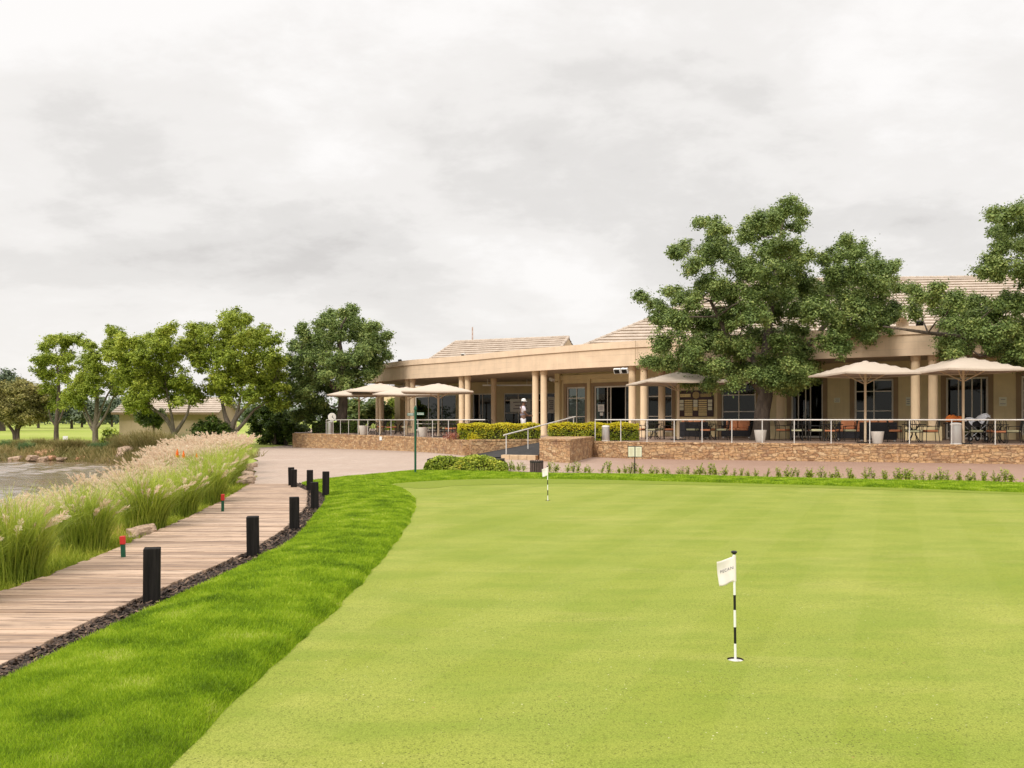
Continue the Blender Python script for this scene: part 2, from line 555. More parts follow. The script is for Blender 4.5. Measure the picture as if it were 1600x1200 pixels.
t.l(fr.outputs[0], mx.inputs[0]); t.l(tr.outputs[0], mx.inputs[1]); t.l(gl.outputs[0], mx.inputs[2]); t.l(mx.outputs[0], t.out.inputs['Surface']); M['glass'] = t.m
M['curtain'] = plain('curtain_cloth', (0.50, 0.46, 0.36), 0.9, 0.15, 3)
t = NT('roof_tile'); v = t.coord()
f = t.noise(v, 1.6, 6, 0.7); g = t.n('ShaderNodeNewGeometry')
c = t.ramp(f, [(0.25, (0.33, 0.265, 0.21)), (0.5, (0.445, 0.365, 0.295)), (0.75, (0.54, 0.45, 0.37))])
t.col(c); t.set(Roughness=0.9); t.bump(t.noise(t.coord((3.3, 3.3, 3.3)), 1.0, 3), 0.5, 0.04); M['tile'] = t.m
t = NT('brick_base'); v = t.coord((1, 1, 1), (math.radians(90), 0, 0))
br = t.n('ShaderNodeTexBrick', Scale=4.0); t.l(v, br.inputs['Vector'])
br.inputs['Color1'].default_value = (0.22, 0.11, 0.07, 1); br.inputs['Color2'].default_value = (0.30, 0.16, 0.10, 1); br.inputs['Mortar'].default_value = (0.3, 0.25, 0.2, 1)
t.col(br.outputs['Color']); t.set(Roughness=0.9); M['brick'] = t.m

M['steel'] = plain('painted_rail', (0.60, 0.575, 0.54), 0.4, 0.05, 8, 0, 0.0, 0.5)
M['steel_brushed'] = plain('brushed_steel', (0.60, 0.60, 0.60), 0.38, 0.05, 8, 0, 0.85, 0.5)
M['iron'] = plain('dark_iron', (0.022, 0.020, 0.019), 0.5, 0.2, 8, 0, 0.0, 0.4)
M['wicker'] = plain('charcoal_wicker', (0.035, 0.033, 0.037), 0.75, 0.3, 30, 0.4)
M['orange'] = plain('orange_cushion', (0.66, 0.27, 0.13), 0.9, 0.12, 5)
M['sage'] = plain('sage_cushion', (0.62, 0.60, 0.38), 0.9, 0.12, 5)
M['canvas'] = plain('beige_canvas', (0.50, 0.415, 0.335), 0.9, 0.05, 2)
M['pole'] = plain('beige_pole', (0.57, 0.44, 0.30), 0.5, 0.05, 4)
M['pot'] = plain('chalky_pot', (0.62, 0.58, 0.53), 0.8, 0.1, 4)
M['white'] = plain('white_paint', (0.78, 0.77, 0.75), 0.5, 0.03, 4)
M['cloth'] = plain('white_cloth', (0.74, 0.72, 0.76), 0.9, 0.04, 4)
M['black'] = plain('black_paint', (0.012, 0.012, 0.012), 0.45, 0.1, 6)
M['green_paint'] = plain('green_paint', (0.012, 0.085, 0.045), 0.5, 0.15, 6)
M['red_paint'] = plain('red_paint', (0.50, 0.03, 0.025), 0.5, 0.12, 12)
M['ramp'] = plain('dark_matting', (0.030, 0.028, 0.027), 0.9, 0.25, 4, 0.3)
M['paper'] = plain('paper', (0.75, 0.72, 0.66), 0.8, 0.05, 8)
M['cream_paper'] = plain('cream_paper', (0.72, 0.69, 0.52), 0.8, 0.04, 8)
M['ink'] = plain('ink', (0.05, 0.04, 0.04), 0.8)
M['board_wood'] = plain('dark_mahogany', (0.045, 0.018, 0.012), 0.4, 0.25, 6)
M['brass'] = plain('pale_brass', (0.72, 0.56, 0.26), 0.45, 0.12, 10)
M['brass_dull'] = plain('dull_brass', (0.40, 0.29, 0.12), 0.5, 0.15, 10)
M['skin'] = plain('skin', (0.16, 0.085, 0.055), 0.55, 0.06, 12)
M['shirt'] = plain('pale_shirt', (0.62, 0.56, 0.62), 0.9, 0.06, 6)
M['slate'] = plain('grey_sweater', (0.19, 0.17, 0.21), 0.9, 0.06, 6)
M['slacks'] = plain('white_slacks', (0.70, 0.68, 0.72), 0.9, 0.05, 6)
M['hair'] = plain('black_hair', (0.01, 0.008, 0.007), 0.6)
M['bark'] = None
t = NT('tree_bark'); v = t.coord((6, 6, 1.6)); f = t.noise(v, 1.0, 7, 0.7, 0.6)
t.col(t.ramp(f, [(0.3, (0.045, 0.033, 0.026)), (0.6, (0.13, 0.098, 0.075)), (0.8, (0.21, 0.165, 0.13))])); t.set(Roughness=0.95); t.bump(f, 1.0, 0.06); M['bark'] = t.m
t = NT('pale_bark'); v = t.coord((5, 5, 1.4)); f = t.noise(v, 1.0, 6, 0.7, 0.5)
t.col(t.ramp(f, [(0.3, (0.10, 0.078, 0.058)), (0.6, (0.22, 0.18, 0.14)), (0.8, (0.33, 0.28, 0.22))])); t.set(Roughness=0.95); t.bump(f, 0.8, 0.04); M['pale_bark'] = t.m

M['leaf_dark'] = leafmat('leaf_dark', [(0.0, (0.057, 0.0941, 0.0276)), (0.4, (0.1427, 0.2079, 0.0519)), (0.75, (0.2722, 0.3392, 0.0952)), (1.0, (0.4927, 0.5142, 0.1644))], 0.28, 0.5, 0.8)
M['leaf_bright'] = leafmat('leaf_bright', [(0.0, (0.0838, 0.1279, 0.0163)), (0.4, (0.2326, 0.3014, 0.0324)), (0.75, (0.4001, 0.4567, 0.0568)), (1.0, (0.6142, 0.621, 0.1135))], 0.35, 0.55, 0.45)
M['leaf_olive'] = leafmat('leaf_olive', [(0.0, (0.0878, 0.1001, 0.0312)), (0.4, (0.234, 0.2275, 0.0702)), (0.75, (0.4485, 0.3913, 0.1326)), (1.0, (0.6435, 0.5278, 0.2184))], 0.3, 0.6, 0.6)
M['leaf_far_haze'] = leafmat('leaf_far_haze', [(0.0, (0.06, 0.085, 0.06)), (0.5, (0.13, 0.165, 0.10)), (1.0, (0.23, 0.26, 0.15))], 0.2, 0.7, 0.15)  # distance haze is put into the leaf colour: paler, slightly bluer
M['hedge_leaf'] = leafmat('hedge_leaf', [(0.0, (0.0504, 0.0859, 0.008)), (0.4, (0.1584, 0.2049, 0.014)), (0.75, (0.3456, 0.3636, 0.022)), (1.0, (0.576, 0.5025, 0.04))], 0.3, 0.45, 1.5)
M['hedge_top'] = leafmat('hedge_top', [(0.0, (0.35, 0.338, 0.012)), (0.5, (0.588, 0.52, 0.02)), (1.0, (0.812, 0.65, 0.04))], 0.35, 0.5, 1.5)
M['shrub_leaf'] = leafmat('shrub_leaf', [(0.0, (0.074, 0.126, 0.0132)), (0.4, (0.2219, 0.297, 0.0275)), (0.75, (0.4225, 0.486, 0.0495)), (1.0, (0.7605, 0.684, 0.11))], 0.3, 0.45, 1.5)
M['box_leaf'] = leafmat('box_leaf', [(0.0, (0.0225, 0.049, 0.0078)), (0.6, (0.075, 0.119, 0.0156)), (1.0, (0.195, 0.252, 0.039))], 0.25, 0.5, 1.5)
M['twig'] = plain('dark_twig', (0.035, 0.028, 0.016), 0.9, 0.3, 10)
M['red_leaf'] = leafmat('red_leaf', [(0.0, (0.16, 0.03, 0.03)), (0.5, (0.34, 0.10, 0.07)), (1.0, (0.50, 0.32, 0.08))], 0.3, 0.5, 2)
M['fgrass'] = leafmat('fountain_blade', [(0.0, (0.1359, 0.1945, 0.0249)), (0.4, (0.3105, 0.3978, 0.0483)), (0.75, (0.5045, 0.5552, 0.0827)), (1.0, (0.8152, 0.6848, 0.2069))], 0.35, 0.55, 1.0)
M['plume'] = leafmat('pink_plume', [(0.0, (0.5949, 0.4432, 0.3211)), (0.5, (0.8216, 0.6501, 0.492)), (1.0, (0.85, 0.85, 0.6696))], 0.45, 0.8, 1.2)
M['sedge'] = leafmat('brown_sedge', [(0.0, (0.0929, 0.0936, 0.0259)), (0.4, (0.2109, 0.1872, 0.0604)), (0.75, (0.3544, 0.273, 0.115)), (1.0, (0.5569, 0.39, 0.2013))], 0.3, 0.7, 0.6)
M['sedge_green'] = leafmat('green_sedge', [(0.0, (0.039, 0.0813, 0.03)), (0.5, (0.1105, 0.1875, 0.066)), (1.0, (0.26, 0.3375, 0.144))], 0.3, 0.7, 0.6)
M['poker_orange'] = plain('poker_orange', (0.80, 0.16, 0.015), 0.7, 0.15, 20)
M['poker_yellow'] = plain('poker_yellow', (0.80, 0.48, 0.04), 0.7, 0.1, 20)
M['flag'] = plain('flag_cloth', (0.76, 0.70, 0.66), 0.9, 0.04, 6)
M['mast'] = plain('pink_mast', (0.55, 0.36, 0.33), 0.7)

t = NT('worn_edge'); v = t.coord(); f = t.noise(v, 7.0, 6, .7); f2 = t.noise(v, 120.0, 3, .7)
c = t.ramp(f, [(0.36, (0.22, 0.245, 0.03)), (0.54, (0.29, 0.27, 0.055)), (0.68, (0.27, 0.19, 0.05))])
t.col(t.mix(t.ramp(f2, [(0.35, .7), (0.55, 0)]), c, (0.10, 0.085, 0.02))); t.set(Roughness=.9); M['worn'] = t.m
# ---------------------------------------------------------------- ground plan
def interp(pts, y):
    return float(np.interp(y, [p[0] for p in pts], [p[1] for p in pts]))


BW_L = [(0, -4.55), (7.8, -4.62), (8.96, -4.65), (11.1, -4.87), (14, -5.2), (17, -5.65), (20.9, -6.35), (24, -7.2)]
BW_R = [(0, -3.25), (5.48, -3.25), (6.57, -3.27), (7.6, -3.27), (8.57, -3.2), (10.2, -3.12), (12.2, -3.25), (15.5, -3.70), (18.9, -4.5), (20.9, -5.35)]
STN = [((-3.05, -1), (-1.62, -1)), ((-3.05, 2), (-1.6, 2)), ((-3.07, 5.3), (-1.56, 5.3)), ((-3.0, 7.2), (-1.49, 7.2)), ((-2.87, 9.6), (-1.48, 9.2)),
       ((-2.87, 11.4), (-1.52, 11.4)), ((-3.22, 14), (-1.64, 14)), ((-3.75, 17.4), (-1.9, 17)), ((-4.55, 19.8), (-2.35, 19.3)),
       ((-5.2, 21.4), (-2.85, 20.8)), ((-5.0, 22.9), (-3.0, 21.5)), ((-3.95, 25.0), (-2.6, 22.2)), ((-3.3, 26.4), (-2.0, 22.75)),
       ((-2.6, 27), (-1.2, 23.2)), ((-.2, 26.1), (0, 23.5)), ((1.2, 25.2), (1.3, 23.35)), ((3.7, 24.9), (3.7, 22.6)), ((8.5, 23), (7.9, 20.9)),
       ((12.7, 21.4), (11.3, 19)), ((17, 19.5), (15, 16.8)), ((24, 16), (21, 13.5))]
OUT = np.array(catmull([s[0] for s in STN], 10))
INN = np.array(catmull([s[1] for s in STN], 10))
_k = np.arange(len(INN))
INN[:, 0] += .010 * np.sin(_k * 2.3) + .012 * np.sin(_k * .9) + .006 * np.sin(_k * 5.1)


def slope(y):
    return -0.0148 * np.maximum(0.0, np.minimum(y, 62.0) - 40.0)


POND = [(-7.9, -6), (-8.0, 6), (-8.6, 12), (-9.8, 20), (-11.6, 27), (-13.8, 32.5), (-16.2, 36.3), (-18.4, 39.6), (-21.5, 42.4), (-26, 43.6), (-34, 43.5), (-46, 42), (-62, 36), (-75, 15), (-70, -6)]


def poly_sd(x, y, poly):
    """signed distance to a polygon, negative inside"""
    x = np.asarray(x, float); y = np.asarray(y, float)
    d = np.full(x.shape, 1e9); ins = np.zeros(x.shape, bool)
    n = len(poly)
    for i in range(n):
        ax, ay = poly[i]; bx, by = poly[(i + 1) % n]
        ex, ey = bx - ax, by - ay
        t = np.clip(((x - ax) * ex + (y - ay) * ey) / (ex * ex + ey * ey), 0, 1)
        d = np.minimum(d, np.hypot(x - ax - t * ex, y - ay - t * ey))
        c = ((ay > y) != (by > y)) & (x < (bx - ax) * (y - ay) / ((by - ay) if by != ay else 1e-9) + ax)
        ins ^= c
    return np.where(ins, -d, d)


PONDZ = -0.5


def terr(x, y):
    x = np.asarray(x, float); y = np.asarray(y, float)
    sd = poly_sd(x, y, POND) + 0.35 * np.sin(x * 1.3 + 0.5 * y) * np.sin(y * 0.9 - 0.3 * x)
    t = np.clip((sd + 0.8) / 2.6, 0, 1)
    t = t * t * (3 - 2 * t)
    z = -1.1 + 1.1 * t
    # the far bank rises a little behind the sedge
    z = z + 0.12 * np.clip((sd - 2.5) / 3.0, 0, 1) * np.clip((-16 - x) / 3.0, 0, 1) * np.clip((y - 38) / 5, 0, 1)
    right = np.clip((x + 40) / 10.0, 0, 1)
    return z + slope(y) * right - 0.06


def spaced(a, b, fine0, fine1, step, grow=1.25, big=60):
    c = list(np.arange(fine0, fine1 + 1e-6, step))
    s, p = step, fine1
    while p < b:
        s = min(s * grow, big); p += s; c.append(p)
    s, p = step, fine0
    while p > a:
        s = min(s * grow, big); p -= s; c.insert(0, p)
    return np.array(c)


gx = spaced(-900, 900, -40, 14, 0.45); gy = spaced(-60, 1500, -3, 60, 0.45)
GX, GY = np.meshgrid(gx, gy, indexing='ij')
GZ = terr(GX, GY)
o = grid_mesh('ground', np.stack([GX, GY, GZ], -1), M['ground']); tag(o, kind='structure')
_sd = poly_sd(GX, GY, POND)
_at = o.data.attributes.new('bank', 'FLOAT', 'POINT')
_at.data.foreach_set('value', np.clip(1.0 - (_sd - 0.9 + .5 * np.sin(GX * 1.1) * np.sin(GY * .8)) / 1.8, 0, 1).astype(np.float32).ravel())

# pond surface with real wind ripples
PX, PY = np.meshgrid(np.arange(-62, -6.4, .13), np.arange(4, 46, .11), indexing='ij')
WZ = np.zeros_like(PX)
_r = np.random.default_rng(5)
for k in range(26):
    lam = _r.uniform(.38, 1.5); an = _r.normal(1.35, .55); ph = _r.uniform(0, 6.28)
    WZ += .0062 * lam ** .9 * np.sin(2 * np.pi / lam * (PX * math.cos(an) + PY * math.sin(an)) + ph + 1.2 * np.sin(PX * .31 + k) + .9 * np.sin(PY * .27 + 2 * k))
WZ *= .55 + .45 * np.sin(PX * .21 + PY * .16) * np.sin(PY * .33 - PX * .08)
o = grid_mesh('pond_water', np.stack([PX, PY, PONDZ + WZ], -1), M['water']); tag(o, kind='structure')

# paving of the drive
rows = np.concatenate([np.linspace(14.0, 26, 13), np.linspace(27, 66, 40)])
pl = []
for y in rows:
    xl = -5.2 if y < 20.5 else -6.35 - (y - 20.9) * 0.285
    xl = xl + 0.12 * math.sin(y * 1.7)
    if y < 20.95:
        xl = 11.0 + (20.95 - y) * 0.2
    pl.append([(xl + (42 - xl) * s, y, float(slope(np.array(y))) - 0.012) for s in np.linspace(0, 1, 25)])
o = grid_mesh('paving', np.array(pl[0:]), M['paving']); tag(o, kind='structure')

# putting green, its collar and the rough lawn ribbon
from mathutils.geometry import tessellate_polygon
HOLES = [(X(px, F * CAMZ / (by - HZ)), F * CAMZ / (by - HZ)) for px, by in ((1149, 1030), (856, 782))]
# a paler cleanup cut runs beside the rough; it butts against the rest of the green
BW_ = [0.42 * (1 - smooth(76, 94, i)) * (1 + .02 * math.sin(i * .9)) for i in range(len(INN))]
GIN = np.array([(p[0] + (BW_[i] if i < 95 else 0.0), p[1]) for i, p in enumerate(INN)])
bd = np.array([[(INN[i][0], INN[i][1], 0.0), (GIN[i][0], GIN[i][1], 0.0)] for i in range(0, 95)])
o = grid_mesh('mown_band', bd[:, ::-1], M['green_band']); tag(o, kind='structure')
loops = [[Vector((p[0], p[1], 0.0)) for p in GIN] + [Vector((24, -1, 0.0))]]
for hx, hy in HOLES:
    loops.append([Vector((hx + .0545 * math.cos(2 * math.pi * q / 28), hy + .0545 * math.sin(2 * math.pi * q / 28), 0.0)) for q in range(28)][::-1])
tris = tessellate_polygon(loops)
mb = MB(); mb.add([p for l in loops for p in l], [tuple(t_) for t_ in tris])
o = mb.build('putting_green', M['green'])
me = o.data
for p in me.polygons:
    if p.normal.z < 0:
        p.flip()
me.update()
tag(o, kind='structure')

# collar: greener mown band inside the far edge of the green
CO = catmull([(-2.88, 20.75), (-2.98, 21.4), (-2.6, 22.15), (-1.9, 22.7), (-1.1, 23.15), (0, 23.45), (2.0, 23.15), (3.7, 22.55), (5.6, 21.8), (7.9, 20.85), (11.3, 18.95), (15, 16.75)], 8)
CI = catmull([(-2.70, 20.5), (-2.45, 20.3), (-2.1, 20.1), (-1.75, 20.3), (-1.4, 20.9), (-.3, 21.3), (1.6, 21.6), (3.4, 21.4), (5.3, 20.9), (7.5, 20.1), (11.0, 18.4), (14.8, 16.4)], 8)
band = np.array([[(p[0], p[1], 0.004), (q[0], q[1], 0.004)] for p, q in zip(CO, CI)])
o = grid_mesh('green_collar', band[:, ::-1], M['collar']); tag(o, kind='structure')

ev = np.array([[(INN[i][0] - .01, INN[i][1], 0.008), (INN[i][0] + .014 + .008 * math.sin(i * 1.7), INN[i][1], 0.008)] for i in range(0, 96)])
NT_ = 14
ts = np.concatenate([np.linspace(0, 0.94, NT_ - 3), [0.965, 0.985, 1.0]])


def lawn_z(i, t):
    far = smooth(80, 105, i)
    h = 0.014 + (0.07 * (1 - far) + 0.02 * far) * math.sin(math.pi * min(1, t * 1.0)) ** 0.8
    edge = smooth(0.94, 1.0, t)
    x = OUT[i] + (INN[i] - OUT[i]) * t
    h += (0.012 * math.sin(x[0] * 2.1 + x[1] * 0.7) + .006 * math.sin(x[1] * 3.9 + x[0] * 2) + .005 * math.sin(x[1] * 6.3 - x[0] * 5)) * (1 - edge)
    return max(h, 0.02) * (1 - edge) - 0.006 * edge + 0.012 * (1 - edge)


LW = np.array([[tuple(OUT[i] + (INN[i] - OUT[i]) * t) + (lawn_z(i, t),) for t in ts] for i in range(len(OUT))])
o = grid_mesh('rough_lawn', LW, M['rough']); tag(o, kind='structure')
# a skirt so the lawn's outer edge is a real step
sk = np.array([[(p[0][0], p[0][1], -0.05), tuple(p[0])] for p in LW])
o = grid_mesh('lawn_edge', sk, M['mulch']); tag(o, kind='structure')


def blades(base, h, w, lean, name, mat, segs=1):
    """thin upright blades; base (n,3), h, w, lean arrays"""
    n = len(base)
    a = RNG.uniform(0, 2 * np.pi, n); b = RNG.uniform(0, 2 * np.pi, n)
    dx, dy = np.cos(a) * w / 2, np.sin(a) * w / 2
    lx, ly = np.cos(b) * lean * h, np.sin(b) * lean * h
    z0 = base[:, 2] - 0.01
    P = np.empty((n, 4, 3))
    P[:, 0] = np.stack([base[:, 0] - dx, base[:, 1] - dy, z0], -1)
    P[:, 1] = np.stack([base[:, 0] + dx, base[:, 1] + dy, z0], -1)
    P[:, 2] = np.stack([base[:, 0] + dx * .35 + lx, base[:, 1] + dy * .35 + ly, base[:, 2] + h], -1)
    P[:, 3] = np.stack([base[:, 0] - dx * .35 + lx, base[:, 1] - dy * .35 + ly, base[:, 2] + h], -1)
    return np_mesh(name, P.reshape(-1, 3), np.arange(n * 4).reshape(n, 4), mat)


# turf blades over the rough
cells, wts = [], []
for i in range(len(LW) - 1):
    for j in range(len(ts) - 1):
        q = LW[i, j], LW[i + 1, j], LW[i + 1, j + 1], LW[i, j + 1]
        ar = 0.5 * (np.linalg.norm(np.cross(q[1] - q[0], q[3] - q[0])) + np.linalg.norm(np.cross(q[1] - q[2], q[3] - q[2])))
        d = max(2.5, (q[0][1] + q[2][1]) / 2)
        if d < 2.4 or q[0][0] > 17:
            continue
        cells.append(q); wts.append(ar * min(52000, 52000 * (5.0 / d) ** 1.35))
cells = np.array(cells); wts = np.array(wts)
cnt = RNG.poisson(wts)
idx = np.repeat(np.arange(len(cells)), cnt)
u, v_ = RNG.random(len(idx))[:, None], RNG.random(len(idx))[:, None]
c = cells[idx]
base = (c[:, 0] * (1 - u) + c[:, 1] * u) * (1 - v_) + (c[:, 3] * (1 - u) + c[:, 2] * u) * v_
dd = np.clip(base[:, 1] / 5, 0.6, 4)
h = RNG.uniform(0.006, 0.019, len(base)) * RNG.choice([1, 1, 1, 1.6], len(base)) * np.clip(dd, 0.85, 1.25)
o = blades(base, h, 0.0040 * dd, RNG.uniform(0.2, 1.5, len(base)), 'lawn_grass', M['lawn_blade'])
tag(o, 'short bright green turf of the raised lawn strip between boardwalk and putting green', 'grass', kind='stuff')

# mulch strip
N = 110
ml = []
for y in np.linspace(0.5, 21.6, N):
    xr = interp(BW_R, min(y, 20.9)) - 0.02
    k = int(np.argmin(np.abs(OUT[:100, 1] - y)))
    xo = OUT[k, 0] + 0.03
    ml.append([(xr + (xo - xr) * s, y, 0.0 + 0.02 * math.sin(math.pi * s)) for s in (0, .5, 1)])
o = grid_mesh('mulch_bed', np.array(ml), M['mulch']); tag(o, kind='structure')
n = 9000
yy = 2.2 + 19.2 * RNG.random(n) ** 1.35
xr = np.interp(yy, [p[0] for p in BW_R], [p[1] for p in BW_R])
ky = np.array([np.argmin(np.abs(OUT[:100, 1] - y)) for y in yy])
xo = OUT[ky, 0]
s = RNG.uniform(-0.03, 1.08, n)
ctr = np.stack([xr + (xo - xr) * s, yy, 0.012 + RNG.uniform(0, 0.03, n)], -1)
a = RNG.uniform(0, np.pi, n); L = RNG.uniform(0.02, 0.065, n); W = RNG.uniform(0.008, 0.022, n)
tl = RNG.uniform(-0.5, 0.5, n)
ex = np.stack([np.cos(a), np.sin(a), tl], -1) * (L / 2)[:, None]
ey = np.stack([-np.sin(a), np.cos(a), RNG.uniform(-.5, .5, n)], -1) * (W / 2)[:, None]
P = np.stack([ctr - ex - ey, ctr + ex - ey, ctr + ex + ey, ctr - ex + ey], 1)
o = np_mesh('bark_mulch', P.reshape(-1, 3), np.arange(n * 4).reshape(n, 4), M['bark_chip'])
tag(o, 'dark bark chips in the narrow strip beside the boardwalk', 'mulch', kind='stuff')

# boardwalk planks
mb = MB()
y = 0.4
while y < 20.9:
    w = random.uniform(0.115, 0.15)
    xl, xr = interp(BW_L, y), interp(BW_R, y)
    xl += random.uniform(-0.035, 0.02); xr += random.uniform(-0.012, 0.012)
    dz = random.uniform(-0.004, 0.004)
    mb.box(((xl + xr) / 2, y + w / 2, 0.022 + dz), (xr - xl, w - random.choice([.006, .008, .010, .014, .022]), 0.05), rz=random.uniform(-0.006, 0.006), ry=random.uniform(-0.002, 0.002))
    y += w
o = mb.build('boardwalk', M['board'], bevel=0.006); tag(o, kind='structure')

# verge grass beside the boardwalk
n = 100000
yy = 2.5 + 22 * RNG.random(n) ** 1.3
xl = np.interp(yy, [p[0] for p in BW_L], [p[1] for p in BW_L])
off = np.abs(RNG.normal(0, 0.62, n)) - 0.03
xx = xl - off
zz = terr(xx, yy)
h = RNG.uniform(0.03, 0.13, n) * np.clip(0.45 + off * 1.0, 0.4, 1.1) * RNG.choice([1, 1, 1, 1.7], n)
o = blades(np.stack([xx, yy, zz], -1), h, 0.0075 * np.clip(yy / 8, 0.8, 2.2), RNG.uniform(0.1, 1.0, n), 'verge_grass', M['verge_blade'])
tag(o, 'loose pale green grass along the pond side of the boardwalk', 'grass', kind='stuff')

# tussocky ground cover on the pond banks
n = 170000
yy = RNG.uniform(36, 62, n); xx = RNG.uniform(-48, -11, n)
sd = poly_sd(xx, yy, POND)
k = (sd > 0.2) & (sd < RNG.uniform(1.0, 6.0, n)); xx, yy = xx[k], yy[k]
h = RNG.uniform(0.08, 0.42, len(xx))
o = blades(np.stack([xx, yy, terr(xx, yy)], -1), h, np.full(len(xx), 0.045), RNG.uniform(0.2, 1.2, len(xx)), 'bank_grass', M['sedge'])
tag(o, 'low brownish grass covering the far bank of the pond', 'grass', kind='stuff')

# ---------------------------------------------------------------- terrace floor and retaining walls
WL = [(-14.9, 59.8), (-12.3, 57.0), (-8.8, 52.6), (-5.72, 48.3), (-3.4, 43.4), (-1.94, 39.15)]
WS = [(-1.94, 39.15), (1.25, 40.2)]
RPA, RPB, RPC, RPD = (1.08, 34.0), (2.15, 32.2), (3.6, 37.9), (1.75, 40.1)
WR = [(3.6, 37.9), (5.33, 36.0), (8.8, 34.9), (12.5, 33.75), (18.6, 31.8), (25, 29.6), (34, 26.5)]
mb = MB()
front = WL + [WS[1], (1.7, 40.4), RPD] + WR
poly = front + [(48, 60), (10, 96), (-24, 92)]
mb.prism(poly, 0.35, TZ)
o = mb.build('terrace', M['terrace']); tag(o, kind='structure')
mb = MB()
A, B, C_, D = (-1.47, 36.15, 0.012), (1.06, 34.95, 0.14), (1.72, 40.35, TZ + 0.004), (-1.9, 39.1, 0.012)
g = 10
rows_ = []
for i in range(g + 1):
    s = i / g
    r = []
    for j in range(g + 1):
        q = j / g
        p = [(A[k] * (1 - s) + B[k] * s) * (1 - q) + (D[k] * (1 - s) + C_[k] * s) * q for k in range(3)]
        r.append(p)
    rows_.append(r)
o = grid_mesh('ramp', np.array(rows_), M['ramp']); tag(o, kind='structure')


def uv_walls(o):
    me = o.data
    uv = me.uv_layers.new(name='UVMap')
    for p in me.polygons:
        nrm = p.normal
        for li in p.loop_indices:
            co = me.vertices[me.loops[li].vertex_index].co
            if abs(nrm.z) > 0.7:
                uv.data[li].uv = (co.x, co.y)
            else:
                L = math.hypot(nrm.x, nrm.y)
                uv.data[li].uv = (-co.x * nrm.y / L + co.y * nrm.x / L, co.z)
    return o


def stone_wall(poly, z0, z1, t, label, off=0.0, coping=True):
    e = empty('stone_wall', (0, 0, 0), label, 'retaining wall', 'rough sandstone terrace walls')
    mb = MB(); mb.wall(poly, z0, z1 - 0.07, t, off)
    uv_walls(mb.build('wall_face', M['stone'], e))
    mb = MB(); mb.wall(poly, z1 - 0.07, z1 + 0.012, t + 0.02, off)
    uv_walls(mb.build('coping', M['stone'], e))
    return e


stone_wall(WL[:-1] + [(-1.94, 39.15)], -0.6, TZ, 0.32, 'long rough sandstone wall under the terrace from the clock to the ramp')
stone_wall(WS, -0.1, TZ + 0.03, 0.30, 'short sandstone wall along the back of the dark ramp', 0.003)
stone_wall(WR, -0.3, TZ, 0.32, 'long rough sandstone wall under the terrace behind the menu stand')
e = empty('stone_planter', (0, 0, 0), 'jutting sandstone planter block beside the ramp with tan stone step', 'planter', 'rough sandstone terrace walls')
mb = MB(); mb.prism([RPA, RPB, RPC, RPD], -0.2, 0.80); uv_walls(mb.build('planter_wall', M['stone'], e))
mb = MB()
cx, cy = (RPA[0] + RPB[0] + RPC[0] + RPD[0]) / 4, (RPA[1] + RPB[1] + RPC[1] + RPD[1]) / 4
mb.prism([(cx + (p[0] - cx) * 1.015, cy + (p[1] - cy) * 1.015) for p in (RPA, RPB, RPC, RPD)], 0.80, 0.87)
uv_walls(mb.build('coping', M['stone'], e))
e = empty('stone_kerb', (0.37, 35.2, 0), 'low tan stone step at the foot of the dark ramp', 'step')
mb = MB()
p0, p1 = (-0.33, 35.45), (1.07, 34.85)
for k in range(4):
    a = [p0[q] + (p1[q] - p0[q]) * (k / 4 + 0.004) for q in (0, 1)]; b = [p0[q] + (p1[q] - p0[q]) * ((k + 1) / 4 - 0.004) for q in (0, 1)]
    mb.obox((a[0] - .37, a[1] - 35.2), (b[0] - .37, b[1] - 35.2), -0.05, 0.175, 0.32)
mb.build('step_stones', M['step_stone'], e, bevel=0.012)
# ---------------------------------------------------------------- clubhouse
PAIRS = [(-10.25, 67.0), (-7.3, 62.0), (-3.15, 57.6), (1.65, 51.5), (6.8, 46.6), (12.9, 42.7), (18.7, 39.2), (24.6, 35.8), (30.4, 32.6)]
SOF = 4.5
club = empty('clubhouse', (8, 52, 0), 'long low tan clubhouse with a curved colonnade, deep fascia and tiled hip roofs', 'clubhouse')


def part(mb, name, mat, smooth_=False, bevel=0.0, parent=club):
    o = mb.build(name, mat, parent, smooth_, bevel)
    if parent is club:
        o.matrix_parent_inverse = Matrix.Translation((-8, -52, 0))
    return o


curve = [tuple(p) for p in catmull([(-11.3, 68.6)] + PAIRS + [(36, 29.4)], 8)]
front_ = offset(curve, 0.22)
mb = MB(); mb.wall(front_, SOF, 5.46, 0.28); part(mb, 'fascia', M['fascia'])
mb = MB(); mb.wall(front_, 5.46, 5.82, 0.40, -0.04); part(mb, 'coping', M['coping'])
back_ = [(p[0] + 7.5, p[1] + 10.5) for p in curve]
mb = MB()
n = len(curve)
vs = [(p[0], p[1], SOF + 0.03) for p in front_] + [(p[0], p[1], SOF + 0.03) for p in back_]
mb.add(vs, [(i, i + 1, n + i + 1, n + i) for i in range(n - 1)]); part(mb, 'soffit', M['soffit'])
mb = MB()
vs = [(p[0], p[1], 5.40) for p in front_] + [(p[0] + 4, p[1] + 6, 5.40) for p in back_]
mb.add(vs, [(i, i + 1, n + i + 1, n + i) for i in range(n - 1)]); part(mb, 'flat_roof', M['soffit'])
# left end of the flat roof block
mb = MB(); mb.obox((back_[0][0], back_[0][1]), (front_[0][0], front_[0][1]), SOF, 5.80, 0.25); part(mb, 'end_fascia', M['fascia'])
mb = MB(); mb.obox((front_[0][0] - 0.2, front_[0][1] + 0.1), (front_[0][0] + .5, front_[0][1] - .9), SOF, 5.0, 0.02, -0.3)


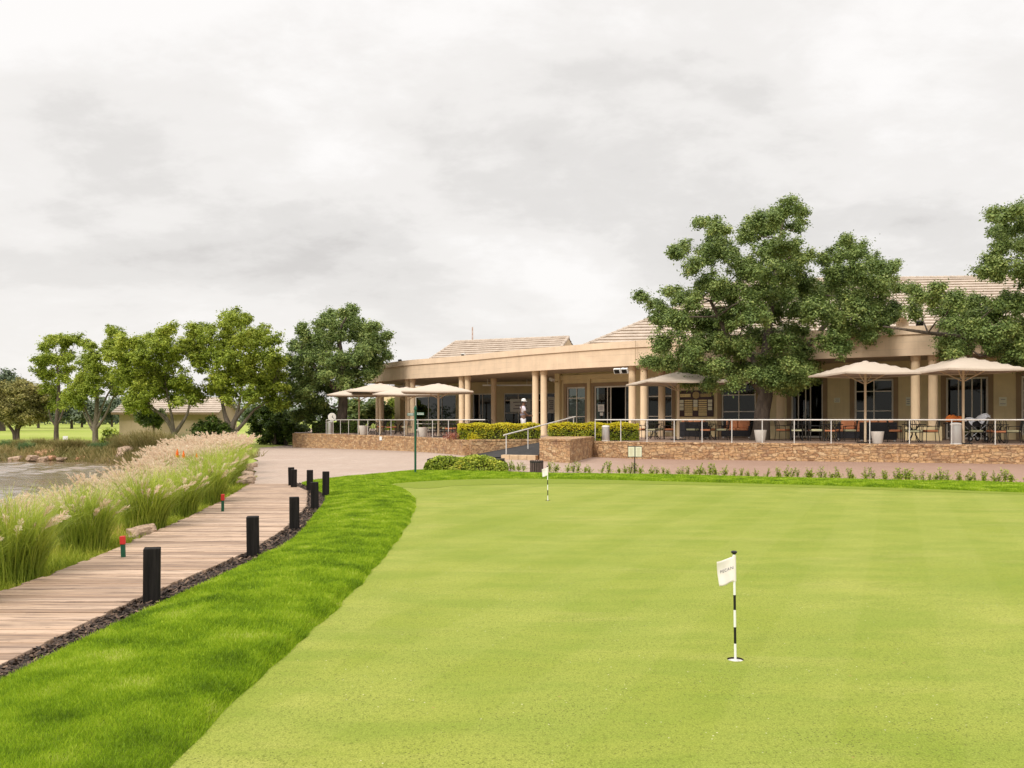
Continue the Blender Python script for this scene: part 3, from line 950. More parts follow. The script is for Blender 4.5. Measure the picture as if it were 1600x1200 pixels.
def column(x, y, r=0.195, plinth=False):
    e = bpy.data.objects.new('column', None); link(e, club); e.location = (x - 8, y - 52, 0)
    mb = MB(); mb.lathe([(r * 1.16, TZ), (r * 1.16, TZ + .12), (r, TZ + .16), (r, SOF - .22), (r * 1.14, SOF - .2), (r * 1.14, SOF + .02)], n=24)
    o = mb.build('column_shaft', M['column'], e, True)
    return e


def pair_dir(i):
    a, b = PAIRS[max(i - 1, 0)], PAIRS[min(i + 1, len(PAIRS) - 1)]
    dx, dy = b[0] - a[0], b[1] - a[1]; L = math.hypot(dx, dy)
    return dx / L, dy / L


for i, (x, y) in enumerate(PAIRS):
    ux, uy = pair_dir(i)
    hs = 0.36 if i > 2 else 0.33
    for s in (-hs, hs):
        column(x + ux * s, y + uy * s)
    if i in (5, 6, 7):
        mb = MB()
        mb.obox((x - ux * .75, y - uy * .75), (x + ux * .75, y + uy * .75), TZ - .01, TZ + .62, 0.62, -0.31)
        part(mb, 'plinth', M['wall'], bevel=0.02)
for px, d in ((771.6, 61), (1034, 48.6)):
    column(X(px, d), d)

# facade behind the colonnade
FAC = [(2.86, 55.1), (4.05, 54.0), (9.2, 49.1), (15.0, 45.6), (20.7, 42.2), (26.4, 38.8), (32.3, 35.2)]
DEEP = [(-13.5, 84.0), (-8.5, 76.0), (-3.25, 67.5), (3.4, 65.4)]


def hit(px, line):
    k = (px - 800) / F
    for i in range(len(line) - 1):
        (ax, ay), (bx, by) = line[i], line[i + 1]
        den = (bx - ax) - k * (by - ay)
        t = (k * ay - ax) / den if abs(den) > 1e-9 else -1
        lo = -0.6 if i == 0 else -1e-6
        hi = 1.6 if i == len(line) - 2 else 1 + 1e-6
        if lo <= t <= hi:
            return (ax + (bx - ax) * t, ay + (by - ay) * t)
    raise ValueError(px)


def span(line, a, b):
    """points of the facade between two columns of the picture, corners kept"""
    pts = [hit(a, line)]
    for q in line:
        px = 800 + q[0] / q[1] * F
        if a + .01 < px < b - .01:
            pts.append(q)
    return pts + [hit(b, line)]


HEAD = 3.65


def wall_span(line, a, b, z0, z1):
    mb = MB(); mb.wall(span(line, a, b), z0, z1, 0.28, -0.28)
    part(mb, 'wall', M['wall'])


def surround(line, a, b, z0, z1, w=0.22):
    p0, p1 = hit(a, line), hit(b, line)
    dx, dy = p1[0] - p0[0], p1[1] - p0[1]; L = math.hypot(dx, dy); ux, uy = dx / L, dy / L
    o0, o1 = (p0[0] - ux * w, p0[1] - uy * w), (p1[0] + ux * w, p1[1] + uy * w)
    mb = MB()
    mb.obox(o0, p0, z0, z1, 0.30, -0.265); mb.obox(p1, o1, z0, z1, 0.30, -0.265)
    mb.obox(o0, o1, z1, z1 + w, 0.30, -0.265)
    part(mb, 'surround', M['surround'])


def glazing(line, a, b, z0, z1, cols, rows, kind='window', open_=None, curtains=False, rail=0.05):
    """framed glass between picture columns a and b; cols/rows are fractions of the bars"""
    p0, p1 = hit(a, line), hit(b, line)
    dx, dy = p1[0] - p0[0], p1[1] - p0[1]; L = math.hypot(dx, dy); ux, uy = dx / L, dy / L
    at = lambda s: (p0[0] + ux * s, p0[1] + uy * s)
    root = bpy.data.objects.new(kind, None); link(root, club); root.location = (-8, -52, 0)
    mb = MB(); f = 0.085
    mb.obox(at(0), at(f), z0, z1, 0.10, -0.17); mb.obox(at(L - f), at(L), z0, z1, 0.10, -0.17)
    mb.obox(at(f), at(L - f), z1 - f, z1, 0.10, -0.17); mb.obox(at(f), at(L - f), z0, z0 + f, 0.10, -0.17)
    for c in cols:
        mb.obox(at(L * c - rail / 2), at(L * c + rail / 2), z0 + f, z1 - f, 0.07, -0.155)
    for r in rows:
        z = z0 + (z1 - z0) * r
        ce = [0] + list(cols) + [1]
        for q0, q1 in zip(ce[:-1], ce[1:]):
            if open_ and open_[0] <= (q0 + q1) / 2 <= open_[1]:
                continue
            s0 = f if q0 == 0 else L * q0 + rail / 2
            s1 = L - f if q1 == 1 else L * q1 - rail / 2
            mb.obox(at(s0), at(s1), z - rail / 2, z + rail / 2, 0.066, -0.153)
    mb.build('frame', M['frame'], root)
    mb = MB()
    if open_:
        if open_[0] > 0.02:
            mb.obox(at(f), at(L * open_[0]), z0 + f, z1 - f, 0.008, -0.125)
        if open_[1] < 0.98:
            mb.obox(at(L * open_[1]), at(L - f), z0 + f, z1 - f, 0.008, -0.125)
    else:
        mb.obox(at(f), at(L - f), z0 + f, z1 - f, 0.008, -0.125)
    mb.build('pane', M['glass'], root)
    if kind == 'door':
        mb = MB(); s = L * (open_[0] if open_ else 0.5) - 0.14
        a_ = at(s)
        nx, ny = uy, -ux
        mb.tube([(a_[0] + nx * q, a_[1] + ny * q, z) for q, z in ((-.1, TZ + .95), (0.0, TZ + .97), (0.0, TZ + 1.33), (-.1, TZ + 1.35))], 0.022, 6)
        mb.build('handle', M['steel'], root)
    if curtains:
        for s0, s1 in ((0.06, 0.47), (0.53, 0.94)):
            pts = []
            for k in range(41):
                s = L * (s0 + (s1 - s0) * k / 40)
                w = 0.05 * math.sin(k * 1.35)
                q = at(s); pts.append((q[0] - uy * (-.0) + uy * (w - 0.45), q[1] - ux * (w - 0.45)))
            mb = MB()
            vs = [(p[0], p[1], z0) for p in pts] + [(p[0], p[1], z1 - .05) for p in pts]
            mb.add(vs, [(i, i + 1, 42 + i, 41 + i) for i in range(40)])
            mb.build('curtain', M['curtain'], root, True)
    return root


SILL = TZ + 0.22
# (kind, from, to, ...)
FACADE = [
    ('wall', 870, 885), ('win', 885, 914.5, [.5], [.33, .75], False), ('wall', 914.5, 928), ('door', 928, 984, [.36, .45, .86], [.14], (.45, .86)),
    ('wall', 984, 1010), ('win', 1010, 1050, [.5], [.33, .75], False), ('wall', 1050, 1127), ('win', 1127, 1181, [.5], [.42, .75], True), ('wall', 1181, 1236),
    ('door', 1236, 1286, [.22, .45, .6], [.12], None), ('wall', 1286, 1335), ('win', 1335, 1396, [.5], [.42, .78], False), ('wall', 1396, 1478),
    ('door', 1478, 1544, [.3, .62, .84], [.12], None), ('wall', 1544, 1596), ('win', 1596, 1660, [.5], [.42, .75], False), ('wall', 1660, 1760), ('win', 1760, 1840, [.5], [.42, .75], True), ('wall', 1840, 1990)]
for it in FACADE:
    if it[0] == 'wall':
        wall_span(FAC, it[1], it[2], TZ, SOF + 0.03)
        continue
    a, b = it[1], it[2]
    wall_span(FAC, a, b, HEAD, SOF + 0.03)
    if it[0] == 'win':
        wall_span(FAC, a, b, TZ, SILL)
        surround(FAC, a, b, TZ + .01, HEAD)
        glazing(FAC, a, b, SILL, HEAD, it[3], it[4], 'window', None, it[5])
    else:
        surround(FAC, a, b, TZ + .01, HEAD)
        glazing(FAC, a, b, TZ, HEAD, it[3], it[4], 'door', it[5])
# pilaster at the corner of the facade and the beam above the openings
mb = MB(); p = hit(873.5, FAC)
mb.obox(hit(870.2, FAC), hit(877.5, FAC), TZ + .003, SOF + .028, 0.22, 0.003); part(mb, 'pilaster', M['wall'])
mb = MB(); mb.obox(hit(919, FAC), hit(923.5, FAC), TZ + .003, 4.12, 0.12, 0.003); part(mb, 'pilaster', M['wall'])
mb = MB(); mb.wall(span(FAC, 877.6, 985), 4.12, 4.40, 0.14, 0.004); part(mb, 'beam', M['wall'])
# side wall returning to the recessed part
mb = MB(); mb.obox((3.4, 65.4), (2.86, 55.1), TZ, SOF + .03, 0.28, -0.28); part(mb, 'side_wall', M['wall'])
for it in [('wall', 600, 648), ('blind', 648, 712), ('wall', 712, 738), ('door', 738, 769, [.33, .5], [.12], None), ('wall', 769, 787), ('win', 787, 832, [.5], [.45, .80], False), ('wall', 832, 838), ('win', 838, 869, [.5], [.45, .80], False)]:
    a, b = it[1], it[2]
    if it[0] == 'wall':
        wall_span(DEEP, a, b, TZ, SOF + .03); continue
    wall_span(DEEP, a, b, HEAD, SOF + .03)
    if it[0] == 'win':
        wall_span(DEEP, a, b, TZ, SILL); glazing(DEEP, a, b, SILL, HEAD, it[3], it[4], 'window')
    elif it[0] == 'door':
        glazing(DEEP, a, b, TZ, HEAD, it[3], it[4], 'door')
    else:
        glazing(DEEP, a, b, TZ, HEAD, [.33, .66], [.2], 'window')
# rooms behind the glass: back walls and floor, coloured near black for the unlit inside
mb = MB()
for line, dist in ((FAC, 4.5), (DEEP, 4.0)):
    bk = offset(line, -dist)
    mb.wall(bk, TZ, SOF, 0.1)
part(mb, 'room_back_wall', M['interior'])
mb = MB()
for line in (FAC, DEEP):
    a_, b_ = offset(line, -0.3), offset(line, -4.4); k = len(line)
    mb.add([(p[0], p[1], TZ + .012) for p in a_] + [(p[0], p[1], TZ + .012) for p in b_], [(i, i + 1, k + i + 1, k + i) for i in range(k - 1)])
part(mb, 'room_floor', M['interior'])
# square pier at the open end
mb = MB(); x, y = X(625.5, 71), 71.0
mb.box((x, y, (TZ + SOF) / 2), (0.68, 0.68, SOF - TZ), rz=-.7); part(mb, 'pier', M['wall'], bevel=0.02)
# long slim ceiling lights under the soffit
for a, b, d, py in ((754, 831, 61.5, 602), (606, 633, 68, 603.5)):
    mb = MB(); z = Zat(py, d)
    mb.box((X((a + b) / 2, d), d, z), ((b - a) / F * d, 0.25, 0.10)); 
    for s in (-.4, .4):
        mb.box((X((a + b) / 2, d) + s * (b - a) / F * d, d, (z + SOF) / 2), (.03, .03, SOF - z))
    part(mb, 'ceiling_light', M['white'])


# tiled roofs: stepped courses on each slope
def slope_(bl, br, tr, tl, n, name):
    mb = MB(); V = Vector
    bl, br, tr, tl = map(V, (bl, br, tr, tl))
    nrm = (br - bl).cross(tl - bl).normalized()
    if nrm.z < 0:
        nrm = -nrm
    for i in range(n):
        a, b = i / n, min(1.0, (i + 1.12) / n)
        p0, p1 = bl.lerp(tl, a), br.lerp(tr, a)
        q0, q1 = bl.lerp(tl, b), br.lerp(tr, b)
        up = nrm * 0.085
        mb.add([p0 + up, p1 + up, q1, q0, p0 - nrm * .02, p1 - nrm * .02], [(0, 1, 2, 3), (4, 5, 1, 0)])
    part(mb, name, M['tile'])


def ridge_(a, b, r=0.11):
    mb = MB(); a, b = Vector(a), Vector(b); L = (b - a).length; k = max(2, int(L / 0.42))
    for i in range(k):
        p, q = a.lerp(b, i / k), a.lerp(b, (i + 1.1) / k)
        mb.tube([p, q], [r * 1.12, r * 0.9], 8)
    part(mb, 'ridge_tiles', M['tile'])


CL, R0, R1, ER = (3.6, 51.0, 5.72), (15.2, 57.0, 10.8), (44.0, 54.4, 10.8), (46.0, 44.5, 5.72)
BL, BR = (9.0, 70.0, 5.72), (50.0, 66.0, 5.72)
slope_(CL, ER, R1, R0, 24, 'roof'); slope_(BL, CL, R0, R0, 24, 'roof'); slope_(BR, BL, R0, R1, 24, 'roof'); slope_(ER, BR, R1, R1, 20, 'roof')
ridge_(CL, R0); ridge_(R0, R1); ridge_(BL, R0)
A0, A1 = (-4.35, 66.7, 7.62), (4.1, 62.8, 7.62)
AF, AFL, ABL, AB = (2.6, 59.4, 5.5), (-6.9, 63.8, 5.5), (-4.2, 71.6, 5.5), (5.6, 66.2, 5.5)
slope_(AFL, AF, A1, A0, 12, 'roof'); slope_(ABL, AFL, A0, A0, 10, 'roof'); slope_(AB, ABL, A0, A1, 12, 'roof')
ridge_(A0, A1); ridge_(AFL, A0); ridge_(AF, A1)
mb = MB(); mb.add([(AF[0], AF[1], 5.5), (AB[0], AB[1], 5.5), (A1[0] - .03, A1[1], A1[2] - .06)], [(0, 1, 2)]); part(mb, 'gable', M['outwall'])
# vertical joints and a drain pipe on the fascia
mb = MB()
for px, d in ((992, 46.0),):
    mb.box((X(px, d), d - .18, 5.16), (.02, .02, 1.3))
part(mb, 'joint_strip', M['surround'])

# lamps and cameras hung on the building (each a thing of its own)
def floodlight(loc, label, mat, rz=0.0, twin=False):
    e = empty('floodlight', loc, label, 'floodlight', 'lights fixed to the clubhouse', rz)
    for k in ((-.22, .22) if twin else (0,)):
        mb = MB(); mb.box((k, -.1, 0), (.40 if twin else .34, .12, .30), rx=0.5); mb.build('lamp_housing', mat, e, bevel=0.02)
        mb = MB(); mb.box((k, -.168, -.036), (.30 if twin else .26, .012, .22), rx=0.5); mb.build('lamp_glass', M['glass'], e)
    mb = MB(); mb.tube([(0, 0, -.3 if not twin else .0), (0, .06, 0.0), (0, .14, .2 if twin else 0)], .025); mb.build('bracket', mat, e)
    return e


floodlight((X(971, 46.6), 46.4, Zat(580, 46.6)), 'white twin floodlight under the fascia above the open glass door', M['white'], -.6, True)
floodlight((X(1437, 41), 41, Zat(506, 41)), 'square dark rimmed floodlight on the parapet beside the round loudspeaker', M['iron'], -.4)
floodlight((X(726, 60), 60, 6.07), 'small floodlight on the parapet in front of the low back roof', M['steel'], -.8)
floodlight((X(627, 66), 66, 6.07), 'small black floodlight on the parapet near the dark tree', M['iron'], -.8)
e = empty('loudspeaker', (X(1407, 41), 41, Zat(506.5, 41)), 'round tan horn loudspeaker on the parapet above the fascia', 'loudspeaker')
mb = MB(); mb.lathe([(.10, .2), (.13, 0), (.30, -.18), (.31, -.2), (.27, -.2), (.1, -.02)], n=20); o = mb.build('horn', M['coping'], e, True); o.rotation_euler = (math.radians(-90), 0, 0)
mb = MB(); mb.tube([(0, .05, -.3), (0, .05, 0)], .03); mb.build('bracket', M['iron'], e)
e = empty('security_camera', (X(866, 54.2), 54.2, Zat(596, 54.2)), 'small white dome arm camera on the corner pilaster', 'camera')
mb = MB(); mb.tube([(0.25, .3, .0), (0, 0, 0), (-.12, -.12, .05)], .05, 8); mb.build('arm', M['wall'], e)
mb = MB(); mb.box((-.15, -.15, .12), (.22, .36, .2), rz=.6, rx=.3); mb.build('camera_housing', M['steel'], e, bevel=.03)

# radio mast far behind
e = empty('radio_mast', (X(738, 210), 210, -.3), 'thin pale red lattice radio mast rising behind the low back roof', 'mast')
mb = MB(); Hm = Zat(511, 210) + .3
for k in range(3):
    a = k * 2.094
    mb.tube([(.35 * math.cos(a), .35 * math.sin(a), 0), (.12 * math.cos(a), .12 * math.sin(a), Hm)], .07, 5)
for i in range(22):
    z = Hm * i / 22
    for k in range(3):
        a, b = k * 2.094, (k + 1) * 2.094; r = .35 - .23 * i / 22
        mb.tube([(r * math.cos(a), r * math.sin(a), z), (r * math.cos(b), r * math.sin(b), z + 1)], .035, 4)
mb.build('lattice', M['mast'], e)

# low outbuilding among the trees
d = 66.0
ob = empty('outbuilding', (X(262, d), d, -.25), 'low cream outbuilding with brick base and tiled roof behind the trees', 'outbuilding')
hw = (338 - 187) / 2 / F * d
mb = MB(); mb.box((0, 2.5, .2 + 1.2), (2 * hw, 5, 2.0)); mb.build('wall', M['outwall'], ob)
mb = MB(); mb.box((0, 2.5, .2), (2 * hw + .06, 5.06, .4)); mb.build('brick_base', M['brick'], ob)
mb = MB()
for i in range(8):
    a, b = i / 8, (i + 1.15) / 8
    y0, y1, z0, z1 = -.5 + 3 * a, -.5 + 3 * b, 2.38 + 1.25 * a, 2.38 + 1.25 * b
    w = hw + .4 - .5 * a * 0
    mb.add([(-w, y0, z0 + .06), (w, y0, z0 + .06), (w, y1, z1), (-w, y1, z1), (-w, y0, z0 - .04), (w, y0, z0 - .04)], [(0, 1, 2, 3), (4, 5, 1, 0)])
    mb.add([(w, 5.5 - 3 * a, z0 + .06), (-w, 5.5 - 3 * a, z0 + .06), (-w, 5.5 - 3 * b, z1), (w, 5.5 - 3 * b, z1)], [(0, 1, 2, 3)])
mb.build('roof', M['tile'], ob)
mb = MB(); mb.box((0, -.5, 2.33), (2 * hw + .8, .05, .16)); mb.build('gutter_board', M['surround'], ob)
mb = MB(); mb.add([(-hw, 0, 2.4), (-hw, 5, 2.4), (-hw, 2.5, 3.6)], [(0, 1, 2)]); mb.build('gable', M['outwall'], ob)
mb = MB(); mb.add([(hw, 0, 2.4), (hw, 5, 2.4), (hw, 2.5, 3.6)], [(2, 1, 0)]); mb.build('gable', M['outwall'], ob)
# ---------------------------------------------------------------- railings
def railing(line_px, line, label, z0=TZ, height=0.93, ends=None):
    pts = [hit(px, line) for px in line_px]
    e = empty('railing', (pts[0][0], pts[0][1], z0), label, 'railing', 'white tubular terrace railings')
    ox, oy = pts[0]
    for (x, y) in pts:
        mb = MB(); mb.tube([(x - ox, y - oy, 0), (x - ox, y - oy, height)], 0.019, 8); mb.lathe([(.05, 0), (.05, .012)], (x - ox, y - oy, 0), 10)
        mb.build('post', M['steel'], e, True)
    allp = [(p[0] - ox, p[1] - oy, height) for p in pts]
    if ends:
        q = hit(ends, line); allp.append((q[0] - ox, q[1] - oy, height))
    mb = MB(); mb.tube(allp, 0.025, 8); mb.build('handrail', M['steel'], e, True)
    return e


RL = offset(WL, -0.12)
RL = RL[:-2] + [(-3.75, 44.2), (-1.0, 43.0)]
railing([509.8, 520.6, 532, 544.7, 559.5, 574.7, 593, 611, 631.7, 653, 675.8, 700.7], RL, 'white tube railing on the stone wall from the clock to the yellow hedge', ends=758)
e_line = offset(WR, -0.12)
railing([930, 970, 1011, 1053.5, 1097, 1143.5, 1191, 1241, 1298.7, 1359, 1421, 1487, 1555, 1632, 1715], e_line, 'long white tube railing on the stone wall behind the menu stand')
# sloping handrail of the ramp
e = empty('ramp_handrail', (-.2, 35.5, .17), 'white handrail sloping up the dark ramp between the hedges', 'handrail')
a, b = Vector((X(787, 35.6), 35.6, Zat(680, 35.6))), Vector((X(899, 42.6), 42.6, Zat(651, 42.6)))
O = Vector(e.location)
mb = MB(); mb.tube([a - O, b - O], .03, 8); mb.build('handrail', M['steel'], e, True)
for t_, zb in ((.03, .17), (.30, .33), (.58, .60), (.97, TZ)):
    p = a.lerp(b, t_)
    mb = MB(); mb.tube([(p.x - O.x, p.y - O.y, zb - O.z), (p.x - O.x, p.y - O.y, p.z - O.z)], .024, 8); mb.build('post', M['steel'], e, True)


# ---------------------------------------------------------------- parasols
def canopy_mesh(half, drop):
    """square canopy sagging between four ridges"""
    n = 12; P = []
    for i in range(n + 1):
        r = []
        for j in range(n + 1):
            x, y = -1 + 2 * i / n, -1 + 2 * j / n
            m = max(abs(x), abs(y)); dia = min(abs(x), abs(y)) / m if m > 0 else 1
            z = -drop * (m ** 1.12) + (-0.03 * m * (1 - dia)) + 0.0
            if m < .12:
                z = -drop * .06
            r.append((x * half, y * half, z))
        P.append(r)
    return np.array(P)


def make_parasol(label):
    e = empty('parasol', (0, 0, 0), label, 'parasol', 'large square beige parasols on the terrace')
    half, Ht, drop = 1.7, 3.03, 0.50
    mb = MB(); mb.tube([(0, 0, 0), (0, 0, Ht - .05)], .05, 10); mb.build('pole', M['pole'], e, True)
    mb = MB(); mb.box((0, 0, .02), (.5, .5, .04)); mb.build('base_plate', M['iron'], e, bevel=.008)
    P = canopy_mesh(half, drop); P[..., 2] += Ht
    o = grid_mesh('canopy', P, M['canvas'], e, smooth_=False)
    sd = o.modifiers.new('thick', 'SOLIDIFY'); sd.thickness = 0.012
    mb = MB(); n = 24
    for k in range(4):
        c, s = math.cos(k * math.pi / 2), math.sin(k * math.pi / 2)
        R = lambda x, y, z: (x * c - y * s, x * s + y * c, z)
        pts = [(half, -half + 2 * half * i / n) for i in range(n + 1)]
        top = []
        for x, y in pts:
            dia = abs(y) / half; top.append((Ht - drop - .03 * (1 - dia)))
        vs = [R(x + .004, y, z) for (x, y), z in zip(pts, top)] + [R(x + .004, y, z - .055) for (x, y), z in zip(pts, top)]
        mb.add(vs, [(i, i + 1, n + 2 + i, n + 1 + i) for i in range(n)])
    mb.build('valance', M['canvas'], e)
    for k in range(4):
        a = math.pi / 4 + k * math.pi / 2; r = half * 1.40
        mb = MB(); mb.tube([(0.05 * math.cos(a), .05 * math.sin(a), Ht - .12), (r * math.cos(a), r * math.sin(a), Ht - drop - .015)], .022, 6); mb.build('rib', M['pole'], e)
        mb = MB(); mb.tube([(0.05 * math.cos(a), .05 * math.sin(a), Ht - .85), (r * .52 * math.cos(a), r * .52 * math.sin(a), Ht - drop * .55 - .05)], .018, 6); mb.build('strut', M['pole'], e)
    mb = MB(); mb.lathe([(.14, Ht - .05), (.12, Ht - .025), (.03, Ht - .005)], n=12); mb.build('top_cap', M['canvas'], e)
    return e


PAR = [
    (561, 56.5, .10, 1.10, 1.0, 'beige parasol at the clock end of the terrace, partly behind other parasols'),
    (594.5, 54.5, .05, 1.10, 1.07, 'beige parasol second from the clock along the terrace'),
    (635, 51.0, .08, 1.08, .95, 'beige parasol behind the green signpost, third from the clock'),
    (685, 46.8, .06, 1.10, .96, 'beige parasol standing alone over the tables beside the yellow hedge'),
    (1060, 39.8, .10, 1.17, 1.04, 'beige parasol half hidden in the big tree, over the honours board'),
    (1352, 34.6, .10, .96, 1.09, 'beige parasol between the big tree and the twin columns'),
    (1505, 33.1, .09, .94, 1.11, 'beige parasol standing over the covered pram and steel bin'),
]
p0 = None
for px, d, rz, s, sz, lab in PAR:
    loc = (X(px, d), d, TZ)
    if p0 is None:
        p0 = make_parasol(lab); o = p0; o.location = loc; o.rotation_euler = (0, 0, rz)
    else:
        o = dup(p0, loc, rz, s, lab)
    o.scale = (s, s, sz)


# ---------------------------------------------------------------- tables, chairs, sofas
def make_table():
    e = empty('patio_table', (0, 0, 0), 'x', 'table', 'round metal patio tables')
    mb = MB(); mb.lathe([(.44, .715), (.46, .72), (.46, .745), (.44, .75)], n=24); mb.build('tabletop', M['iron'], e)
    for k in range(4):
        a = k * math.pi / 2 + .4; c, s = math.cos(a), math.sin(a)
        mb = MB(); mb.tube([(c * .34, s * .34, .0), (c * .22, s * .22, .10), (c * .09, s * .09, .32), (c * .12, s * .12, .55), (c * .30, s * .30, .715)], .018, 6); mb.build('leg', M['iron'], e, True)
    return e


def make_chair(cush):
    e = empty('patio_chair', (0, 0, 0), 'x', 'chair', 'cushioned metal patio chairs')
    # faces -Y
    for x, y in ((-.25, -.24), (.25, -.24)):
        mb = MB(); mb.tube([(x, y, 0), (x * .98, y + .01, .42), (x * 1.08, y + .02, .64)], .014, 6); mb.build('leg', M['iron'], e)
    for x in (-.23, .23):
        mb = MB(); mb.tube([(x * 1.05, .28, 0), (x, .24, .42)], .014, 6); mb.build('leg', M['iron'], e)
    mb = MB()
    mb.tube([(-.25, -.24, .42), (.25, -.24, .42), (.23, .24, .42), (-.23, .24, .42), (-.25, -.24, .42)], .013, 6); mb.build('seat_frame', M['iron'], e)
    mb = MB()
    pts = [(-.23, .24, .42), (-.235, .27, .70), (-.20, .31, .88), (-.1, .33, .93), (0, .335, .94), (.1, .33, .93), (.20, .31, .88), (.235, .27, .70), (.23, .24, .42)]
    mb.tube(pts, .014, 6)
    for x in (-.12, -.04, .04, .12):
        mb.tube([(x, .25, .50), (x * .95, .29, .72), (x * .9, .325, .925)], .009, 5)
    mb.tube([(-.23, .25, .52), (.23, .25, .52)], .010, 5)
    for k in range(9):
        pass
    mb.build('backrest', M['iron'], e, True)
    for s in (-1, 1):
        mb = MB(); mb.tube([(s * .235, .26, .66), (s * .29, .10, .67), (s * .29, -.14, .66), (s * .27, -.22, .64)], .015, 6); mb.build('armrest', M['iron'], e, True)
    mb = MB(); mb.box((0, -.005, .475), (.47, .46, .085)); mb.build('seat_cushion', M[cush], e, bevel=.025)
    return e


TABLES = [
    (1022, 41.6, 'beside the green hedge', 0), (1106, 40.4, 'below the honours board', 1), (1246, 39.0, 'just beyond the tree trunk', 0),
    (1300, 37.6, 'under the middle parasol', 1), (1428, 35.9, 'before the twin columns', 0), (1556, 34.7, 'in front of the pram', 1),
    (1648, 33.6, 'past the pram', 0),
    (583, 57.2, 'nearer the clock', 0), (622, 55.0, 'by the square pier', 1), (683, 50.2, 'under the lone parasol', 0), (716, 46.6, 'touching the yellow hedge', 1),
    (748, 55.0, 'in the deep shade of the colonnade', 0), (884, 47.5, 'behind the handrail', 1),
]
TABLES = [(a, b, c.replace('nearer the clock', 'next to the clock'), k) for a, b, c, k in TABLES]
t0 = make_table(); ch = {'orange': make_chair('orange'), 'sage': make_chair('sage')}
used = {'t': False, 'orange': False, 'sage': False}
SIDES = [(0, -1, 'railing'), (-1, 0, 'pond'), (0, 1, 'building'), (1, 0, 'car park')]
SIDES = [(0, -1, 'railing side'), (-1, 0, 'pond side'), (0, 1, 'building side'), (1, 0, 'tree side')]
NAMES = {'orange': 'orange cushioned', 'sage': 'sage green cushioned'}
for ti, (px, d, where, k) in enumerate(TABLES):
    loc = (X(px, d), d, TZ)
    lab = 'round dark metal table ' + where
    if not used['t']:
        used['t'] = True; t = t0; t.location = loc; t['label'] = lab
    else:
        t = dup(t0, loc, random.uniform(0, 3), None, lab)
    ux, uy = (0.93, -0.37) if px > 780 else (0.85, -0.52)
    for si, (sx, sy, sn) in enumerate(SIDES):
        cush = 'orange' if (si + k) % 2 else 'sage'
        r = random.uniform(.62, .74)
        x = loc[0] + (ux * sx - uy * sy) * r; y = loc[1] + (uy * sx + ux * sy) * r
        # chair faces the table: local -Y points to the centre
        ang = math.atan2(loc[1] - y, loc[0] - x) + math.pi / 2 + random.uniform(-.35, .35)
        sn2 = sn if px > 780 else sn.replace('tree side', 'hedge side')
        lab = f'{NAMES[cush]} chair, {sn2} of the table {where}'
        if not used[cush]:
            used[cush] = True; c = ch[cush]; c.location = (x, y, TZ); c.rotation_euler = (0, 0, ang); c['label'] = lab
        else:
            dup(ch[cush], (x, y, TZ), ang, None, lab)


def make_sofa(back):
    e = empty('wicker_sofa', (0, 0, 0), 'x', 'sofa', 'dark wicker sofas along the facade')
    mb = MB(); mb.box((0, 0, .22), (1.5, .75, .32)); mb.build('base', M['wicker'], e, bevel=.02)
    mb = MB(); mb.box((0, .33, .60), (1.5, .12, .44)); mb.build('backrest', M['wicker'], e, bevel=.02)
    for s in (-1, 1):
        mb = MB(); mb.box((s * .69, -.06, .50), (.12, .63, .24)); mb.build('armrest', M['wicker'], e, bevel=.02)
        mb = MB(); mb.box((s * .31, -.06, .44), (.60, .58, .12)); mb.build('seat_cushion', M[back], e, bevel=.04)
        mb = MB(); mb.box((s * .31, .20, .70), (.60, .14, .42), rx=-.15); mb.build('back_cushion', M[back], e, bevel=.05)
    for x in (-.66, .66):
        for y in (-.3, .3):
            mb = MB(); mb.box((x, y, .03), (.08, .08, .06)); mb.build('foot', M['white'], e)
    return e


so = make_sofa('orange'); first = True
for px, d, rz, lab in ((1085, 44.5, math.pi - .35, 'dark wicker sofa with its back to the railing below the honours board'), (1152, 45.0, -.45, 'dark wicker sofa with orange cushions under the curtained window'),
                       (1335, 40.5, -.45, 'dark wicker sofa with orange cushions by the corner of the dark window'), (1372, 37.8, math.pi - .4, 'dark wicker sofa turned away from the railing behind the chalky pot')):
    if first:
        first = False; so.location = (X(px, d), d, TZ); so.rotation_euler = (0, 0, rz); so['label'] = lab
    else:
        dup(so, (X(px, d), d, TZ), rz, None, lab)


# ---------------------------------------------------------------- pots, bins, clock, signs
def make_pot():
    e = empty('plant_pot', (0, 0, 0), 'x', 'pot', 'chalky white tapered pots')
    mb = MB(); mb.lathe([(.17, 0), (.19, .02), (.255, .46), (.265, .50), (.235, .50), (.225, .44)], n=20); mb.build('pot_body', M['pot'], e, True)
    mb = MB(); mb.lathe([(.001, .435), (.226, .437)], n=16); mb.build('soil', M['mulch'], e)
    return e


pot = make_pot(); first = True
for px, d, s, lab in ((1188, 36.6, 1.0, 'chalky white pot at the foot of the big tree'), (1371, 33.8, .95, 'chalky white pot behind the railing by the middle parasol pole'),
                      (568, 53.6, 1.15, 'white pot with a small plant below the parasol beside the clock'), (661, 47.0, 1.05, 'white pot beside the green signpost, below the parasols')):
    if first:
        first = False; o = pot; o.location = (X(px, d), d, TZ); o['label'] = lab
    else:
        o = dup(pot, (X(px, d), d, TZ), 0, s, lab)


def make_bin():
    e = empty('litter_bin', (0, 0, 0), 'x', 'bin', 'steel cylinder bins on the terrace')
    mb = MB(); mb.lathe([(.20, 0), (.205, .02), (.205, .74), (.195, .75)], n=24); mb.build('bin_body', M['steel_brushed'], e, True)
    mb = MB(); mb.lathe([(.21, .75), (.21, .79), (.16, .83), (.05, .845)], n=24); mb.build('lid', M['steel'], e, True)
    mb = MB(); mb.lathe([(.209, .0), (.209, .05)], n=24); mb.build('foot_ring', M['steel'], e)
    return e


